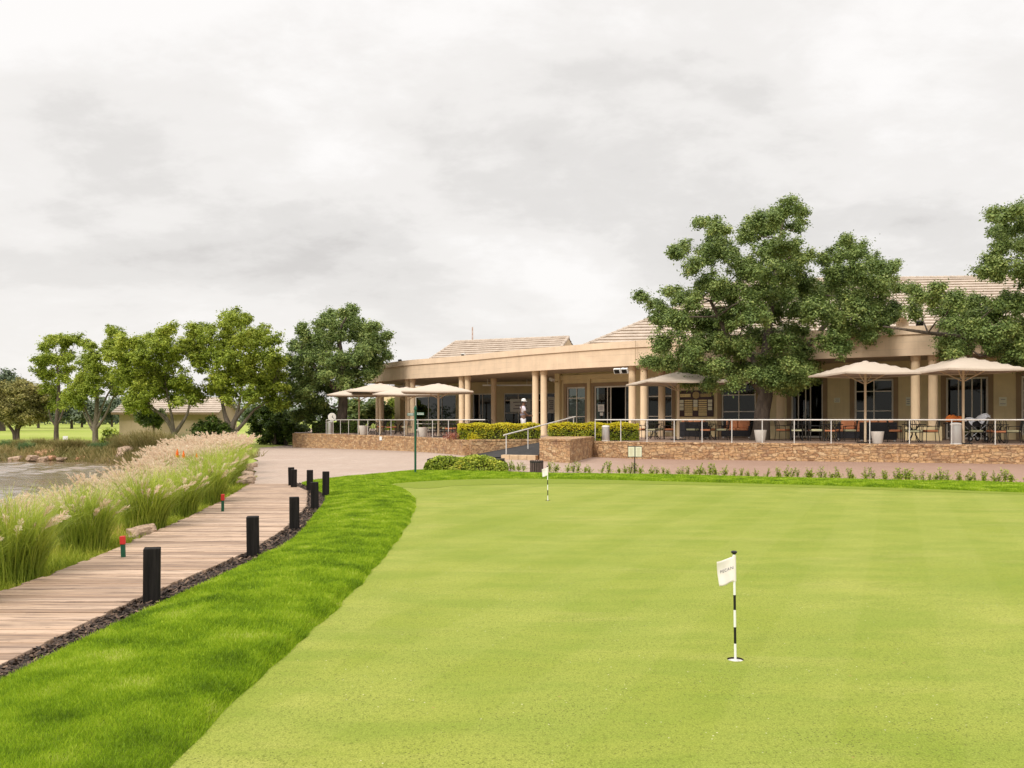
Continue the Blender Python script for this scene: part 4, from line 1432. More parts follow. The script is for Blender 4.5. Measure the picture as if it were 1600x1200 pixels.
bn = make_bin(); first = True
for px, d, s, lab in ((946.5, 37.35, .82, 'steel cylinder bin standing in front of the clipped hedge'), (1493.5, 32.9, .98, 'steel cylinder bin behind the railing beside the pram'), (516, 57.4, 1.0, 'slim pale bin beneath the round clock')):
    if first:
        first = False; o = bn; o.location = (X(px, d), d, TZ); o['label'] = lab; o.scale = (s,) * 3
    else:
        o = dup(bn, (X(px, d), d, TZ), 0, s, lab)

# clock on a post
d = 57.6
e = empty('post_clock', (X(519, d), d, TZ), 'round white clock on a short post at the end of the railing', 'clock')
mb = MB(); mb.tube([(0, 0, 0), (0, 0, .95)], .04, 8); mb.build('post', M['steel'], e)
zc = Zat(651.5, d) - TZ
mb = MB(); mb.tube([(0, -.05, zc), (0, .05, zc)], .27, 24); o = mb.build('clock_case', M['white'], e)
mb = MB(); mb.tube([(0, -.058, zc), (0, -.052, zc)], .235, 24); mb.build('dial', M['paper'], e)
for a, L in ((2.2, .17), (.6, .12)):
    mb = MB(); mb.box((math.sin(a) * L / 2, -.064, zc + math.cos(a) * L / 2), (.03, .006, L), ry=a); mb.build('hand', M['black'], e)

# green fingerpost
d = 25.6
g0 = -0.0
e = empty('signpost', (X(649, d), d, .02), 'dark green signpost with small white name boards on the lawn edge', 'signpost')
mb = MB(); H = Zat(637, d)
mb.tube([(0, 0, -.05), (0, 0, H - .08)], .032, 10); mb.lathe([(.05, H - .08), (.05, H - .05), (.03, H), (.005, H + .05)], n=12); mb.build('post', M['green_paint'], e, True)
for k, (w, sgn, py) in enumerate(((.22, 1, 646.5), (.20, -1, 647.5))):
    z = Zat(py, d) - .02
    mb = MB(); mb.box((sgn * (.04 + w / 2), 0, z), (w, .02, .085)); mb.build('name_board', M['green_paint'], e)
    mb = MB()
    for r in (-.018, .018):
        for q in range(5):
            mb.box((sgn * (.055 + q * w * .18 + w * .08), -.012, z + r), (w * .13, .004, .018))
    mb.build('lettering', M['white'], e)

# white plate on the stone wall
p = hit(595, offset(WL, .34))
e = empty('wall_plate', (p[0], p[1] - .02, Zat(685, p[1])), 'small square white plate on the stone wall', 'plate')
mb = MB(); mb.box((0, 0, 0), (.26, .03, .22), rz=-.9); mb.build('plate', M['white'], e)

# menu stand
d = 25.4
e = empty('menu_stand', (X(992, d), d, .0), 'thin stand holding an open two page menu frame beside the lawn', 'menu stand')
mb = MB(); mb.tube([(0, .03, 0), (0, .03, Zat(700, d))], .016, 8); mb.build('post', M['black'], e)
zt, zb = Zat(697, d), Zat(714.5, d); w = 22.5 / F * d
mb = MB(); mb.box((0, 0, (zt + zb) / 2), (w, .03, zt - zb)); mb.build('frame', M['black'], e, bevel=.006)
for s in (-1, 1):
    mb = MB(); mb.box((s * w / 4, -.018, (zt + zb) / 2), (w / 2 - .03, .008, zt - zb - .04)); pg = mb.build('page', M['cream_paper'], e)
    mb = MB()
    for r in range(7):
        mb.box((s * w / 4, -.0235, zt - .07 - r * .032), (w / 2 - .10 - .02 * (r % 3), .002, .006))
    mb.build('print', M['brass_dull'], pg)

# slatted timber bin
d = 25.75
e = empty('slatted_bin', (X(838.5, d), d, 0), 'dark brown slatted timber bin at the edge of the lawn', 'bin')
h = 20.5 / F * d; r = .19
mb = MB(); mb.lathe([(r - .03, 0), (r - .03, h - .05)], n=16); mb.build('liner', M['black'], e)
mb = MB()
for k in range(18):
    a = 2 * math.pi * k / 18
    mb.box((r * math.cos(a), r * math.sin(a), h / 2), (.02, .044, h), rz=a)
mb.build('slats', plain('brown_slat', (0.105, 0.072, 0.062), 0.7, .2, 10), e)
mb = MB(); mb.lathe([(r + .005, h - .06), (r + .014, h - .06), (r + .014, h - .02), (r + .005, h - .02)], n=18); mb.build('hoop', M['iron'], e)

# honours board on the wall
p0_, p1_ = hit(1062, FAC), hit(1115.5, FAC)
dx, dy = p1_[0] - p0_[0], p1_[1] - p0_[1]; L = math.hypot(dx, dy); ang = math.atan2(dy, dx)
dm = (p0_[1] + p1_[1]) / 2
zt, zb = Zat(610, dm), Zat(651, dm); Hh = zt - zb
e = empty('honours_board', ((p0_[0] + p1_[0]) / 2 - .03, dm - .035, zb), 'dark wooden honours board with rows of brass plaques under the big tree', 'board', None, ang)
mb = MB(); mb.box((0, 0, Hh / 2), (L, .06, Hh)); mb.build('backboard', M['board_wood'], e, bevel=.01)
mb = MB(); mb.tube([(0, -.05, Hh * .82), (0, -.03, Hh * .82)], Hh * .135, 28); mb.tube([(0, -.058, Hh * .82), (0, -.05, Hh * .82)], Hh * .09, 24); mb.build('roundel', M['brass_dull'], e)
fx = lambda u: (u - .5) * L


def plaque(u0, u1, v0, v1, mat):
    mb = MB(); mb.box(((fx(u0) + fx(u1)) / 2, -.036, Hh * (1 - (v0 + v1) / 2)), (fx(u1) - fx(u0), .012, Hh * (v1 - v0))); pl_ = mb.build('plaque', mat, e)
    if (v1 - v0) < .2 and u1 - u0 > .1:
        mb = MB()
        for q in range(4):
            mb.box(((fx(u0) * (3.4 - q) + fx(u1) * (q + .6)) / 4, -.0435, Hh * (1 - (v0 + v1) / 2)), ((u1 - u0) * L * .17, .003, Hh * .010))
        mb.build('engraving', M['brass_dull'], pl_)


plaque(.03, .34, .13, .25, M['brass']); plaque(.63, .94, .13, .25, M['brass_dull'])
for v0 in (.36, .44, .52, .60, .68, .76, .84, .91):
    plaque(.165, .395, v0, v0 + .052, M['brass']); plaque(.575, .815, v0, v0 + .052, M['brass'])
for v0 in (.36, .50, .64):
    plaque(.02, .135, v0, v0 + .115, M['cream_paper']); plaque(.425, .545, v0, v0 + .125, M['brass'] if v0 > .6 else M['cream_paper']); plaque(.845, .965, v0, v0 + .115, M['cream_paper'])


def notice(px0, px1, py0, py1, line, off, label, mat='paper', bars=3):
    a, b = hit(px0, line), hit(px1, line); dy, dx = b[1] - a[1], b[0] - a[0]; Ln = math.hypot(dx, dy); dm = (a[1] + b[1]) / 2
    nx, ny = dy / Ln, -dx / Ln
    zt, zb = Zat(py0, dm), Zat(py1, dm)
    e = empty('notice', ((a[0] + b[0]) / 2 + nx * off, dm + ny * off, zb), label, 'notice', None, math.atan2(dy, dx))
    mb = MB(); mb.box((0, 0, (zt - zb) / 2), (Ln, .012, zt - zb)); mb.build('sheet', M[mat], e)
    mb = MB()
    for k in range(bars):
        mb.box(((k % 2) * .03 * Ln, -.0075, (zt - zb) * (.25 + .5 * k / max(1, bars - 1))), (Ln * (.7 - .12 * (k % 2)), .003, (zt - zb) * .06))
    mb.build('print', M['slate'], e)


notice(933, 942.5, 632, 643, FAC, -.09, 'white paper notice stuck on the sliding glass door', bars=4)
notice(936, 941, 644.5, 649.5, FAC, -.09, 'small square white sticker low on the sliding glass door', bars=2)
notice(1303.5, 1312.5, 621.5, 629, FAC, .02, 'small pale sign on the wall left of the dark window'.replace('left of', 'between glass doors and'), 'cream_paper')
notice(1415.5, 1423, 620.5, 634, FAC, .02, 'pale sign on the wall beside the twin columns', 'cream_paper')
notice(1561, 1573, 620.5, 634.5, FAC, .02, 'pale two line sign on the wall behind the pram', 'cream_paper', 2)
notice(796.5, 828.5, 623.5, 643.5, DEEP, -.09, 'wide pale poster inside the dark window behind the person', 'paper', 3)
notice(856, 866, 620, 645, DEEP, -.09, 'tall pale poster inside the window beside the corner pilaster', 'paper', 5)

# pram with a cloth over it, jacket on a chair
d = 37.2
e = empty('pram', (X(1522, d), d, TZ), 'dark folding pram with x shaped legs behind the steel bin', 'pram', None, .25)
mb = MB(); mb.box((0.05, 0, .78), (.75, .42, .22), ry=-.12); mb.build('carrycot', M['wicker'], e, bevel=.06)
mb = MB()
for y in (-.22, .22):
    mb.tube([(-.42, y, .12), (.42, y, .72), (.62, y, 1.12)], .016, 6); mb.tube([(.40, y, .12), (-.38, y, .75)], .016, 6)
mb.tube([(.62, -.22, 1.12), (.62, .22, 1.12)], .02, 6); mb.build('chassis', M['steel_brushed'], e)
for x in (-.42, .40):
    for y in (-.25, .25):
        w_ = MB(); w_.tube([(x, y - .015, .12), (x, y + .015, .12)], .12, 18); wh = w_.build('wheel', M['black'], e)
        w_ = MB(); w_.tube([(x, y - .02, .12), (x, y + .02, .12)], .05, 12); w_.build('hub', M['white'], wh)
e = empty('draped_cloth', (X(1522, d), d, TZ + .9), 'white cloth draped over the pram', 'cloth', None, .25)
Pm = []
for i in range(25):
    u = i / 24
    r = []
    for j in range(13):
        w_ = j / 12
        x = -.42 + 1.02 * u; y = -.30 + .6 * w_
        z = .10 + .22 * max(0, u - .55) * 2 + .05 * math.sin(u * 9) - .10 * (abs(w_ - .5) * 2) ** 2 * (1.6 + .5 * math.sin(u * 14)) + (-.12 if u < .06 else 0)
        r.append((x, y, z))
    Pm.append(r)
o = grid_mesh('cloth_sheet', np.array(Pm), M['cloth'], e); sd = o.modifiers.new('t', 'SOLIDIFY'); sd.thickness = .012
d = 38.6
e = empty('orange_bags', (X(1487, d), d, TZ + .80), 'two bright orange bags piled on a chair beside the twin columns', 'bags')
e.name = 'orange_bag'
e['label'] = 'slumped bright orange bag on a small stool beside the twin columns'; e['category'] = 'bag'
mb = MB(); mb.lathe([(.10, .0), (.24, .05), (.27, .16), (.20, .30), (.08, .36), (.03, .34)], (0, 0, 0), 14)
mb.lathe([(.10, .0), (.19, .05), (.21, .14), (.15, .25), (.05, .30)], (.36, .06, 0), 14); o = mb.build('bag_body', plain('orange_fabric', (.66, .17, .03), .85, .2, 5), e, True)
mb = MB(); mb.tube([(-.1, -.1, .3), (-.06, -.16, .42), (.08, -.16, .42), (.1, -.1, .3)], .018, 6); mb.build('strap', M['iron'], e)
e = empty('side_stool', (X(1489, d), d, TZ), 'dark low stool holding the orange bag', 'stool')
mb = MB(); mb.box((.08, 0, .77), (.8, .45, .05)); mb.build('seat', M['iron'], e)
for x in (-.26, .42):
    for y in (-.18, .18):
        mb = MB(); mb.tube([(x, y, 0), (x * .95 + .004, y * .9, .745)], .018, 6); mb.build('leg', M['iron'], e)

# white board by the far bank of the pond
d = 50.0
e = empty('small_sign', (X(102.5, d), d, -.05), 'small blank white sign on a thin stake beyond the pond bank', 'sign')
mb = MB(); mb.tube([(0, 0, 0), (0, 0, Zat(682, d) + .05)], .02, 6); mb.build('stake', M['iron'], e)
mb = MB(); mb.box((0, -.03, Zat(684, d) + .05), (7.5 / F * d, .02, 5.5 / F * d)); mb.build('sign_board', M['white'], e)


# ---------------------------------------------------------------- bollards, stakes, flags
def make_bollard():
    e = empty('bollard', (0, 0, 0), 'x', 'bollard', 'square black timber bollards beside the boardwalk')
    mb = MB(); s, h = .136, .485
    mb.box((0, 0, h / 2 - .04), (s, s, h + .08)); mb.build('timber_post', M['dark_timber'], e, bevel=.007)
    mb = MB(); mb.tube([(-.022, -s / 2 - .002, .335), (-.022, -s / 2 + .01, .335)], .009, 10); mb.build('bolt_hole', M['hole'], e)
    return e


BOL = [(237, 943, 'largest black bollard, standing alone by the middle of the boardwalk'), (395.5, 871, 'second largest black bollard beside the bark strip'),
       (460, 829, 'black bollard third along the bark strip from the camera end'), (492, 797, 'black bollard fourth along the bark strip, before the cluster'),
       (509, 777, 'black bollard on the lawn side of the far cluster'), (484, 768.5, 'black bollard in the middle of the far cluster'),
       (459, 764, 'black bollard at the paving end, in front of its twin'), (455.5, 761.5, 'black bollard at the paving end, half hidden by its twin')]
bo = make_bollard(); first = True
for i, (px, by, lab) in enumerate(BOL):
    d = F * CAMZ / (by - HZ)
    rz = math.atan2(-X(px, d), d) + random.uniform(-.07, .07)
    s = [1, .985, 1.0, 1.02, 1.10, 1.0, .93, .98][i]
    if first:
        first = False; o = bo; o.location = (X(px, d), d, 0); o.rotation_euler = (.0, .008, rz); o['label'] = lab
    else:
        o = dup(bo, (X(px, d), d, 0), rz, None, lab); o.scale = (1, 1, s); o.rotation_euler = (random.uniform(-.015, .015), random.uniform(-.02, .02), rz)


def stake(px, by, ty, label, lean):
    d = F * CAMZ / (by - HZ); z = float(terr(X(px, d), d))
    e = empty('marker_stake', (X(px, d), d, z), label, 'stake', 'red topped green hazard stakes'); e.rotation_euler = (0, lean, .2)
    H = Zat(ty, d) - z
    mb = MB(); mb.box((0, 0, H * .36), (.045, .045, H * .72)); mb.build('stake_post', M['green_paint'], e, bevel=.004)
    mb = MB(); mb.box((0, 0, H * .84), (.056, .056, H * .26)); mb.build('cap', M['red_paint'], e, bevel=.006)


stake(193.5, 877, 836, 'red topped green stake by the rock, leaning a little', -.04)
stake(348, 803, 771, 'red topped green stake farther along the boardwalk near the paving', .0)

CURV = bpy.data.fonts[0] if bpy.data.fonts else None


def make_flag(label, px, by, lean, sc, text=True):
    d = F * CAMZ / (by - HZ)
    e = empty('practice_flag', (X(px, d), d, 0), label, 'flag', 'flagsticks on the putting green'); e.rotation_euler = (0, lean, 0); e.scale = (sc,) * 3
    H = .70
    segs = [(0, .105, 'white'), (.105, .215, 'black'), (.215, .33, 'white'), (.33, .43, 'black'), (.43, H, 'white')]
    for a, b, m in segs:
        mb = MB(); mb.tube([(0, 0, a + .0003), (0, 0, b)], .0085, 12); mb.build('stick_band', M[m], e, True)
    mb = MB(); mb.lathe([(.007, H), (.019, H + .012), (.021, H + .018), (.015, H + .024), (.004, H + .026)], n=16); mb.build('finial', M['black'], e, True)
    # drooping cloth flying to the pond side
    n, m = 18, 14; P = []
    for i in range(n + 1):
        u = i / n; r = []
        for j in range(m + 1):
            w = j / m
            x = -.010 - u * .112 - .026 * w * 0 + .018 * u * w
            z = H - .012 - w * .165 - u * .052 + .02 * u * u + (1 - w) * .0 
            y = .014 * math.sin(u * 5.5 + w * 1.5) * u - .012 * u + .012 * math.sin(w * 4) * u
            if u < .15:
                y -= .010 * (1 - u / .15)
            r.append((x + (.012 if i == 0 else 0), y, z))
        P.append(r)
    o = grid_mesh('flag_cloth', np.array(P), M['flag'], e); sd = o.modifiers.new('t', 'SOLIDIFY'); sd.thickness = .0016; sd.offset = 1
    mb = MB(); mb.tube([(0, 0, H - .178), (0, 0, H - .008)], .0125, 12); mb.build('sleeve', M['flag'], e, True)
    if text:
        tc = bpy.data.curves.new('lettering', 'FONT'); tc.body = 'PECAN'; tc.size = .027; tc.extrude = .0006; tc.space_character = 1.25
        tc.align_x = 'CENTER'; tc.align_y = 'CENTER'
        to = bpy.data.objects.new('lettering_tmp', tc); COL.objects.link(to)
        dg = bpy.context.evaluated_depsgraph_get(); me = bpy.data.meshes.new_from_object(to.evaluated_get(dg))
        bpy.data.objects.remove(to)
        # lay the letters on the cloth: same wave as the cloth, a hair proud
        for vtx in me.vertices:
            x, z = vtx.co.x, vtx.co.y; tz = vtx.co.z
            u = min(1, max(0, .42 - x / .115)); w = .44 - z / .165
            px_ = -.010 - u * .112 + .018 * u * w
            pz_ = H - .012 - w * .165 - u * .052 + .02 * u * u
            py_ = .014 * math.sin(u * 5.5 + w * 1.5) * u - .012 * u + .012 * math.sin(w * 4) * u
            if u < .15:
                py_ -= .010 * (1 - u / .15)
            vtx.co = (px_, py_ - .0035 - tz, pz_)
        me.materials.append(M['slate'])
        lo = bpy.data.objects.new('lettering', me); link(lo, o)
    # the cup: a real hole cut in the turf, dark soil lip above a white liner
    mb = MB(); k = 28
    ring = lambda r, z: [(r * math.cos(2 * math.pi * q / k), r * math.sin(2 * math.pi * q / k), z) for q in range(k)]
    mb.add(ring(.0545, .0) + ring(.0545, -.012), [((q + 1) % k, q, k + q, k + (q + 1) % k) for q in range(k)]); mb.build('soil_lip', M['mulch'], e, True)
    mb = MB()
    mb.add(ring(.0545, -.012) + ring(.0545, -.05), [((q + 1) % k, q, k + q, k + (q + 1) % k) for q in range(k)])
    mb.add(ring(.0545, -.05), [tuple(range(k))]); mb.build('cup_liner', M['white'], e)
    return e


make_flag('white lettered flag on a black and white stick in the open green', 1149, 1030, -.012, 1.0)
make_flag('small white flag on a striped stick near the slatted bin', 856, 782, -.01, .95, False)
# ---------------------------------------------------------------- ornamental grasses
def arch_blades(n, r0, hmin, hmax, spread, w, rng, segs=4, droop=0.5):
    """arching blades of a clump: returns verts (n*2*(segs+1),3) and quads"""
    a = rng.uniform(0, 2 * np.pi, n)
    rr = r0 * np.sqrt(rng.random(n)); a0 = rng.uniform(0, 2 * np.pi, n)
    bx, by = rr * np.cos(a0), rr * np.sin(a0)
    h = rng.uniform(hmin, hmax, n)
    sp = spread * rng.uniform(.15, 1.0, n) * h
    dr = droop * rng.uniform(.2, 1.0, n)
    P = np.empty((n, segs + 1, 2, 3))
    px, py = -np.sin(a), np.cos(a)
    for k in range(segs + 1):
        t = k / segs
        out = sp * t ** 1.7
        z = h * (t - dr * .55 * t ** 3)
        ww = w * (1 - .85 * t ** 1.5) / 2
        cx, cy = bx + np.cos(a) * out, by + np.sin(a) * out
        P[:, k, 0] = np.stack([cx - px * ww, cy - py * ww, z], -1)
        P[:, k, 1] = np.stack([cx + px * ww, cy + py * ww, z], -1)
    m = 2 * (segs + 1)
    q = np.array([[2 * k, 2 * k + 1, 2 * k + 3, 2 * k + 2] for k in range(segs)])
    Fq = (np.arange(n)[:, None, None] * m + q[None]).reshape(-1, 4)
    return P.reshape(-1, 3), Fq


def plumes(n, hmin, hmax, spread, rng, bris=34):
    """stems with bottle-brush plumes"""
    V, Q = [], []; b = 0
    for i in range(n):
        a = rng.uniform(0, 2 * np.pi); h = rng.uniform(hmin, hmax); sp = spread * rng.uniform(.1, 1) * h
        d = np.array([math.cos(a), math.sin(a), 0]); base = d * rng.uniform(0, .12)
        pt = lambda t: base + d * sp * t ** 1.8 + np.array([0, 0, h * (t - .18 * t ** 3)])
        L = rng.uniform(.13, .22) / h
        side = np.array([-d[1], d[0], 0])
        prev = None
        for t in (.3, .7, 1 - L):
            p = pt(t); V += [p - side * .0016, p + side * .0016]
            if prev is not None:
                Q.append([prev, prev + 1, b + 1, b])
            prev = b; b += 2
        for k in range(bris):
            t = 1 - L + L * (k + rng.random()) / bris
            p = pt(t); tn = pt(t + .01) - p; tn /= np.linalg.norm(tn)
            rr = .011 + .014 * math.sin(math.pi * min(1, (t - 1 + L) / L * .9 + .08))
            r = rng.normal(size=3); r -= tn * r.dot(tn); r /= np.linalg.norm(r) + 1e-6
            s2 = np.cross(tn, r)
            tip = p + r * rr * 1.25 + tn * rr * 1.6
            w = .0058
            V += [p - s2 * w, p + s2 * w, tip + s2 * w * .6, tip - s2 * w * .6]
            Q.append([b, b + 1, b + 2, b + 3]); b += 4
    return np.array(V), np.array(Q)


PROTO = {}


def clump_meshes(kind, seed):
    rng = np.random.default_rng(seed)
    if kind == 'front':
        A = arch_blades(2500, .22, .45, .98, .72, .0072, rng, 5, .8), plumes(26, .60, .82, .65, rng)
    elif kind == 'mass':
        A = arch_blades(700, .20, .45, .85, .55, .010, rng, 4, .5), plumes(75, .78, 1.12, .5, rng, 26)
    return A


def make_clump(kind, seed, group):
    e = empty('fountain_grass', (0, 0, 0), 'x', 'ornamental grass', group)
    (V, Q), (V2, Q2) = clump_meshes(kind, seed)
    np_mesh('blades', V, Q, M['fgrass'], e)
    np_mesh('plumes', V2, Q2, M['plume'], e)
    return e


fr = [make_clump('front', s, 'green fountain grass clumps along the boardwalk') for s in (1, 2, 3)]
ms = [make_clump('mass', s, 'pink plumed fountain grass massed above the pond') for s in (4, 5, 6)]
useds = set()


def put(pool, k, x, y, s, label, rz=None):
    src = pool[k % len(pool)]
    z = float(terr(x, y)) - .02
    rz = random.uniform(0, 6.28) if rz is None else rz
    if id(src) not in useds:
        useds.add(id(src)); o = src; o.location = (x, y, z); o.rotation_euler = (0, 0, rz); o.scale = (s,) * 3; o['label'] = label
    else:
        o = dup(src, (x, y, z), rz, s, label)
    return o


FRONT = [(-5.5, 8.7, 1.25, 'big green fountain grass at the camera end of the boardwalk'), (-5.35, 7.3, 1.1, 'fountain grass cut by the picture edge beside the boardwalk'),
         (-5.75, 10.7, 1.2, 'green fountain grass beside the largest one, facing the lone bollard'),
         (-5.80, 12.6, 1.3, 'green fountain grass behind the rock and the leaning stake'), (-6.0, 14.4, 1.25, 'green fountain grass between the rock and the far stake'),
         (-6.25, 16.4, 1.3, 'green fountain grass just behind the far red topped stake'), (-6.8, 18.6, 1.3, 'green fountain grass past the far stake, before the paving'),
         (-7.2, 20.8, 1.3, 'green fountain grass at the corner where boardwalk meets paving'), (-7.8, 23.2, 1.3, 'green fountain grass on the paving edge beyond the boardwalk'),
         (-8.6, 26.0, 1.3, 'green fountain grass farthest along the paving edge')]
for i, (x, y, s, lab) in enumerate(FRONT):
    x += .46 if y < 17 else .22
    s *= float(np.interp(y, [7, 9, 11, 13, 16, 19], [.95, .98, .94, .92, .95, 1.0]))
    put(fr, i, x, y, s, lab)
k = 0
for y in np.arange(6.5, 33, 1.05):
    xl = np.interp(y, [6, 9, 14, 20.9, 33], [-6.1, -6.25, -6.6, -7.6, -10.2])
    lim = np.interp(y, [6, 12, 20, 27, 33], [-7.3, -7.5, -8.8, -11.3, -13.7])
    x = xl
    while x > lim:
        s = random.uniform(.9, 1.1) * np.interp(y, [6, 10, 14, 18, 24, 33], [.50, .56, .70, .86, 1.08, 1.28])
        put(ms, k, x + random.uniform(-.25, .25), y + random.uniform(-.4, .4), s, 'pink plumed fountain grass in the dense mass between pond and boardwalk')
        k += 1; x -= random.uniform(.75, 1.0)

# sedge clumps on the far bank
def make_sedge(mat, seed):
    e = empty('sedge_clump', (0, 0, 0), 'x', 'ornamental grass', 'sedge clumps on the far pond bank')
    rng = np.random.default_rng(seed)
    V, Q = arch_blades(900, .5, .5, 1.15, .75, .028, rng, 3, .5)
    np_mesh('blades', V, Q, M[mat], e)
    return e


sg = [make_sedge('sedge', 21), make_sedge('sedge_green', 22)]
SEDGE = [(40, 46.5, .85, 1, 'blue green sedge clump at the water edge below the bush tree'), (30, 49, .9, 0, 'brown sedge behind the blue green clump'), (62, 50, 1.0, 0, 'tawny sedge under the tree nearest the small sign'.replace('nearest', 'beside')),
         (85, 49, .9, 0, 'tawny sedge just before the small white sign'), (100, 45.5, 1.1, 0, 'dark round sedge between two red boulders on the bank'), (118, 46, 1.1, 0, 'dark sedge beside the red boulder, under the multi stemmed tree'),
         (134, 48, .9, 0, 'low sedge under the multi stemmed tree'), (150, 46, .8, 1, 'green sedge on the bank below the multi stemmed tree'), (168, 45.5, .85, 1, 'green sedge by the tall weed'),
         (187, 46, 1.15, 0, 'tall tawny sedge behind the big boulder'), (202, 44, 1.25, 0, 'tall tawny sedge above the big boulder'), (218, 43, 1.35, 0, 'large brown sedge beside the big boulder'),
         (232, 41.5, 1.4, 0, 'large brown sedge in front of the outbuilding'), (247, 41, 1.35, 0, 'large brown sedge below the forked tree'), (262, 40.5, 1.2, 0, 'brown sedge behind the orange flower spikes'),
         (240, 38.5, .9, 0, 'low brown sedge at the water corner'), (225, 45, 1.3, 0, 'brown sedge against the outbuilding base'), (280, 43, 1.2, 1, 'green sedge between the pink grass and outbuilding'),
         (10, 50, .8, 1, 'low green sedge at the end of the bank'), (160, 49, .9, 0, 'brown sedge under the outbuilding corner tree'),
         (178, 44.6, .8, 0, 'short brown sedge by the small stones')]
us = {0: False, 1: False}
for px, d, s, kd, lab in SEDGE:
    s *= .78 if px < 180 else .92
    x = X(px, d); z = float(terr(x, d)) - .05
    if not us[kd]:
        us[kd] = True; o = sg[kd]; o.location = (x, d, z); o.scale = (s,) * 3; o['label'] = lab
    else:
        dup(sg[kd], (x, d, z), random.uniform(0, 6), s, lab)

# red hot pokers
def make_poker():
    e = empty('torch_lily', (0, 0, 0), 'x', 'flower', 'orange torch lilies in the pink grass')
    mb = MB(); mb.tube([(0, 0, 0), (.02, 0, .5), (.01, 0, 1.0)], [.012, .010, .008], 6); mb.build('stem', M['sedge_green'], e)
    rng = np.random.default_rng(5)
    for nm, z0, z1, m in (('lower_florets', 1.0, 1.09, 'poker_yellow'), ('upper_florets', 1.085, 1.27, 'poker_orange')):
        V, Q = [], []; n = 90
        for i in range(n):
            z = z0 + (z1 - z0) * i / n; a = i * 2.4
            r = .050 * math.sin(math.pi * min(1, .25 + (z - 1.0) / .27 * .75)) + .008
            c, s = math.cos(a), math.sin(a); w = .011
            b = len(V)
            V += [(.01 + c * .008 - s * w, s * .008 + c * w, z + .02), (.01 + c * .008 + s * w, s * .008 - c * w, z + .02), (.01 + c * r + s * w, s * r - c * w, z - .02), (.01 + c * r - s * w, s * r + c * w, z - .02)]
            Q.append([b, b + 1, b + 2, b + 3])
        np_mesh(nm, V, Q, M[m], e)
    V, Q = arch_blades(40, .10, .6, 1.05, .5, .03, np.random.default_rng(9), 5, .5)
    np_mesh('leaves', V, Q, M['sedge_green'], e)
    return e


pk = make_poker(); first = True
for px, py, d, lab in ((276.5, 702, 21, 'orange torch lily spike at the pond end of the four'), (286.5, 705, 20.5, 'orange torch lily beside the first, with a yellow skirt'),
                       (306.5, 709, 20, 'orange torch lily third of the four toward the paving'), (316, 717, 19.2, 'small orange torch lily closest to the boardwalk of the four')):
    zt = Zat(py, d); x = X(px, d); z = float(terr(x, d)); s = (zt - z) / 1.27
    if first:
        first = False; o = pk; o.location = (x, d, z); o.scale = (s * 1.0,) * 3; o['label'] = lab
    else:
        o = dup(pk, (x, d, z), random.uniform(-.5, .5), s, lab)


# ---------------------------------------------------------------- boulders
def boulder(name, loc, size, seed, label, mat='boulder', rz=0):
    import bmesh
    from mathutils import noise
    bm = bmesh.new(); bmesh.ops.create_icosphere(bm, subdivisions=4, radius=1)
    for v in bm.verts:
        p = v.co.copy(); n = noise.fractal(p * .9 + Vector((seed * 3.1, 0, 0)), .8, 2.0, 3)
        c = noise.cell_vector(p * 1.4 + Vector((seed, 7, 1)))
        k = 1 + .28 * n
        v.co = Vector((max(-.8, min(.8, p.x * k)), max(-.82, min(.82, p.y * k)), max(-.7, min(.72, p.z * k)))) + Vector((c.x, c.y, c.z)) * .06
    me = bpy.data.meshes.new(name); bm.to_mesh(me); bm.free(); me.materials.append(M[mat])
    o = link(bpy.data.objects.new(name, me)); o.location = loc; o.scale = size; o.rotation_euler = (.1, -.15, rz)
    return tag(o, label, 'boulder', 'boulders around the pond')


M['red_rock'] = plain('red_rock', (0.42, 0.22, 0.13), .9, .45, 2.5, .7)
for px, d, sx, sz, zb, lab, mt in ((197, 42.2, .50, .56, -.15, 'upright brown boulder standing at the water edge of the far bank', 'boulder'), (72, 45.0, .62, .34, -.25, 'flat red boulder below the small tree on the bank', 'red_rock'),
                                (130, 45.6, .42, .25, -.25, 'small reddish boulder between sedge clumps on the bank', 'red_rock'), (232, 38.2, .8, .26, -.42, 'long low rock at the water corner beside the pink grass', 'boulder'),
                                (3, 46.5, .9, .30, -.35, 'dark red rock at the picture edge on the far bank', 'red_rock')):
    boulder('boulder', (X(px, d), d, zb), (sx, sx * .8, sz), px, lab, mt, px * .1)
boulder('boulder', (X(222, 12.0), 12.0, .02), (.23, .17, .13), 4, 'tan rock half buried beside the leaning red topped stake', 'boulder', .6)
boulder('boulder', (X(203, 11.8), 11.8, -.03), (.14, .10, .07), 6, 'small flat rock joined to the tan rock by the stake', 'boulder', .2)
for k in range(26):
    px = random.uniform(-20, 235); d = 43.9 + random.uniform(-.4, .6) if px < 190 else random.uniform(39, 43)
    s = random.uniform(.12, .3)
    boulder('bank_stone', (X(px, d), d, -.46 + random.uniform(0, .1)), (s * 1.4, s, s * .7), 50 + k, 'small flat brown stone lining the far water edge', random.choice(['boulder', 'red_rock']), k)
for k in range(7):
    d = 21.5 + k * 1.35; s = random.uniform(.10, .2)
    x = -6.35 - (d - 20.9) * .285 - .12
    boulder('edge_stone', (x, d, .02), (s * 1.5, s, s * .7), 90 + k, 'small tan stone edging the paving below the pink grass', 'boulder', k)


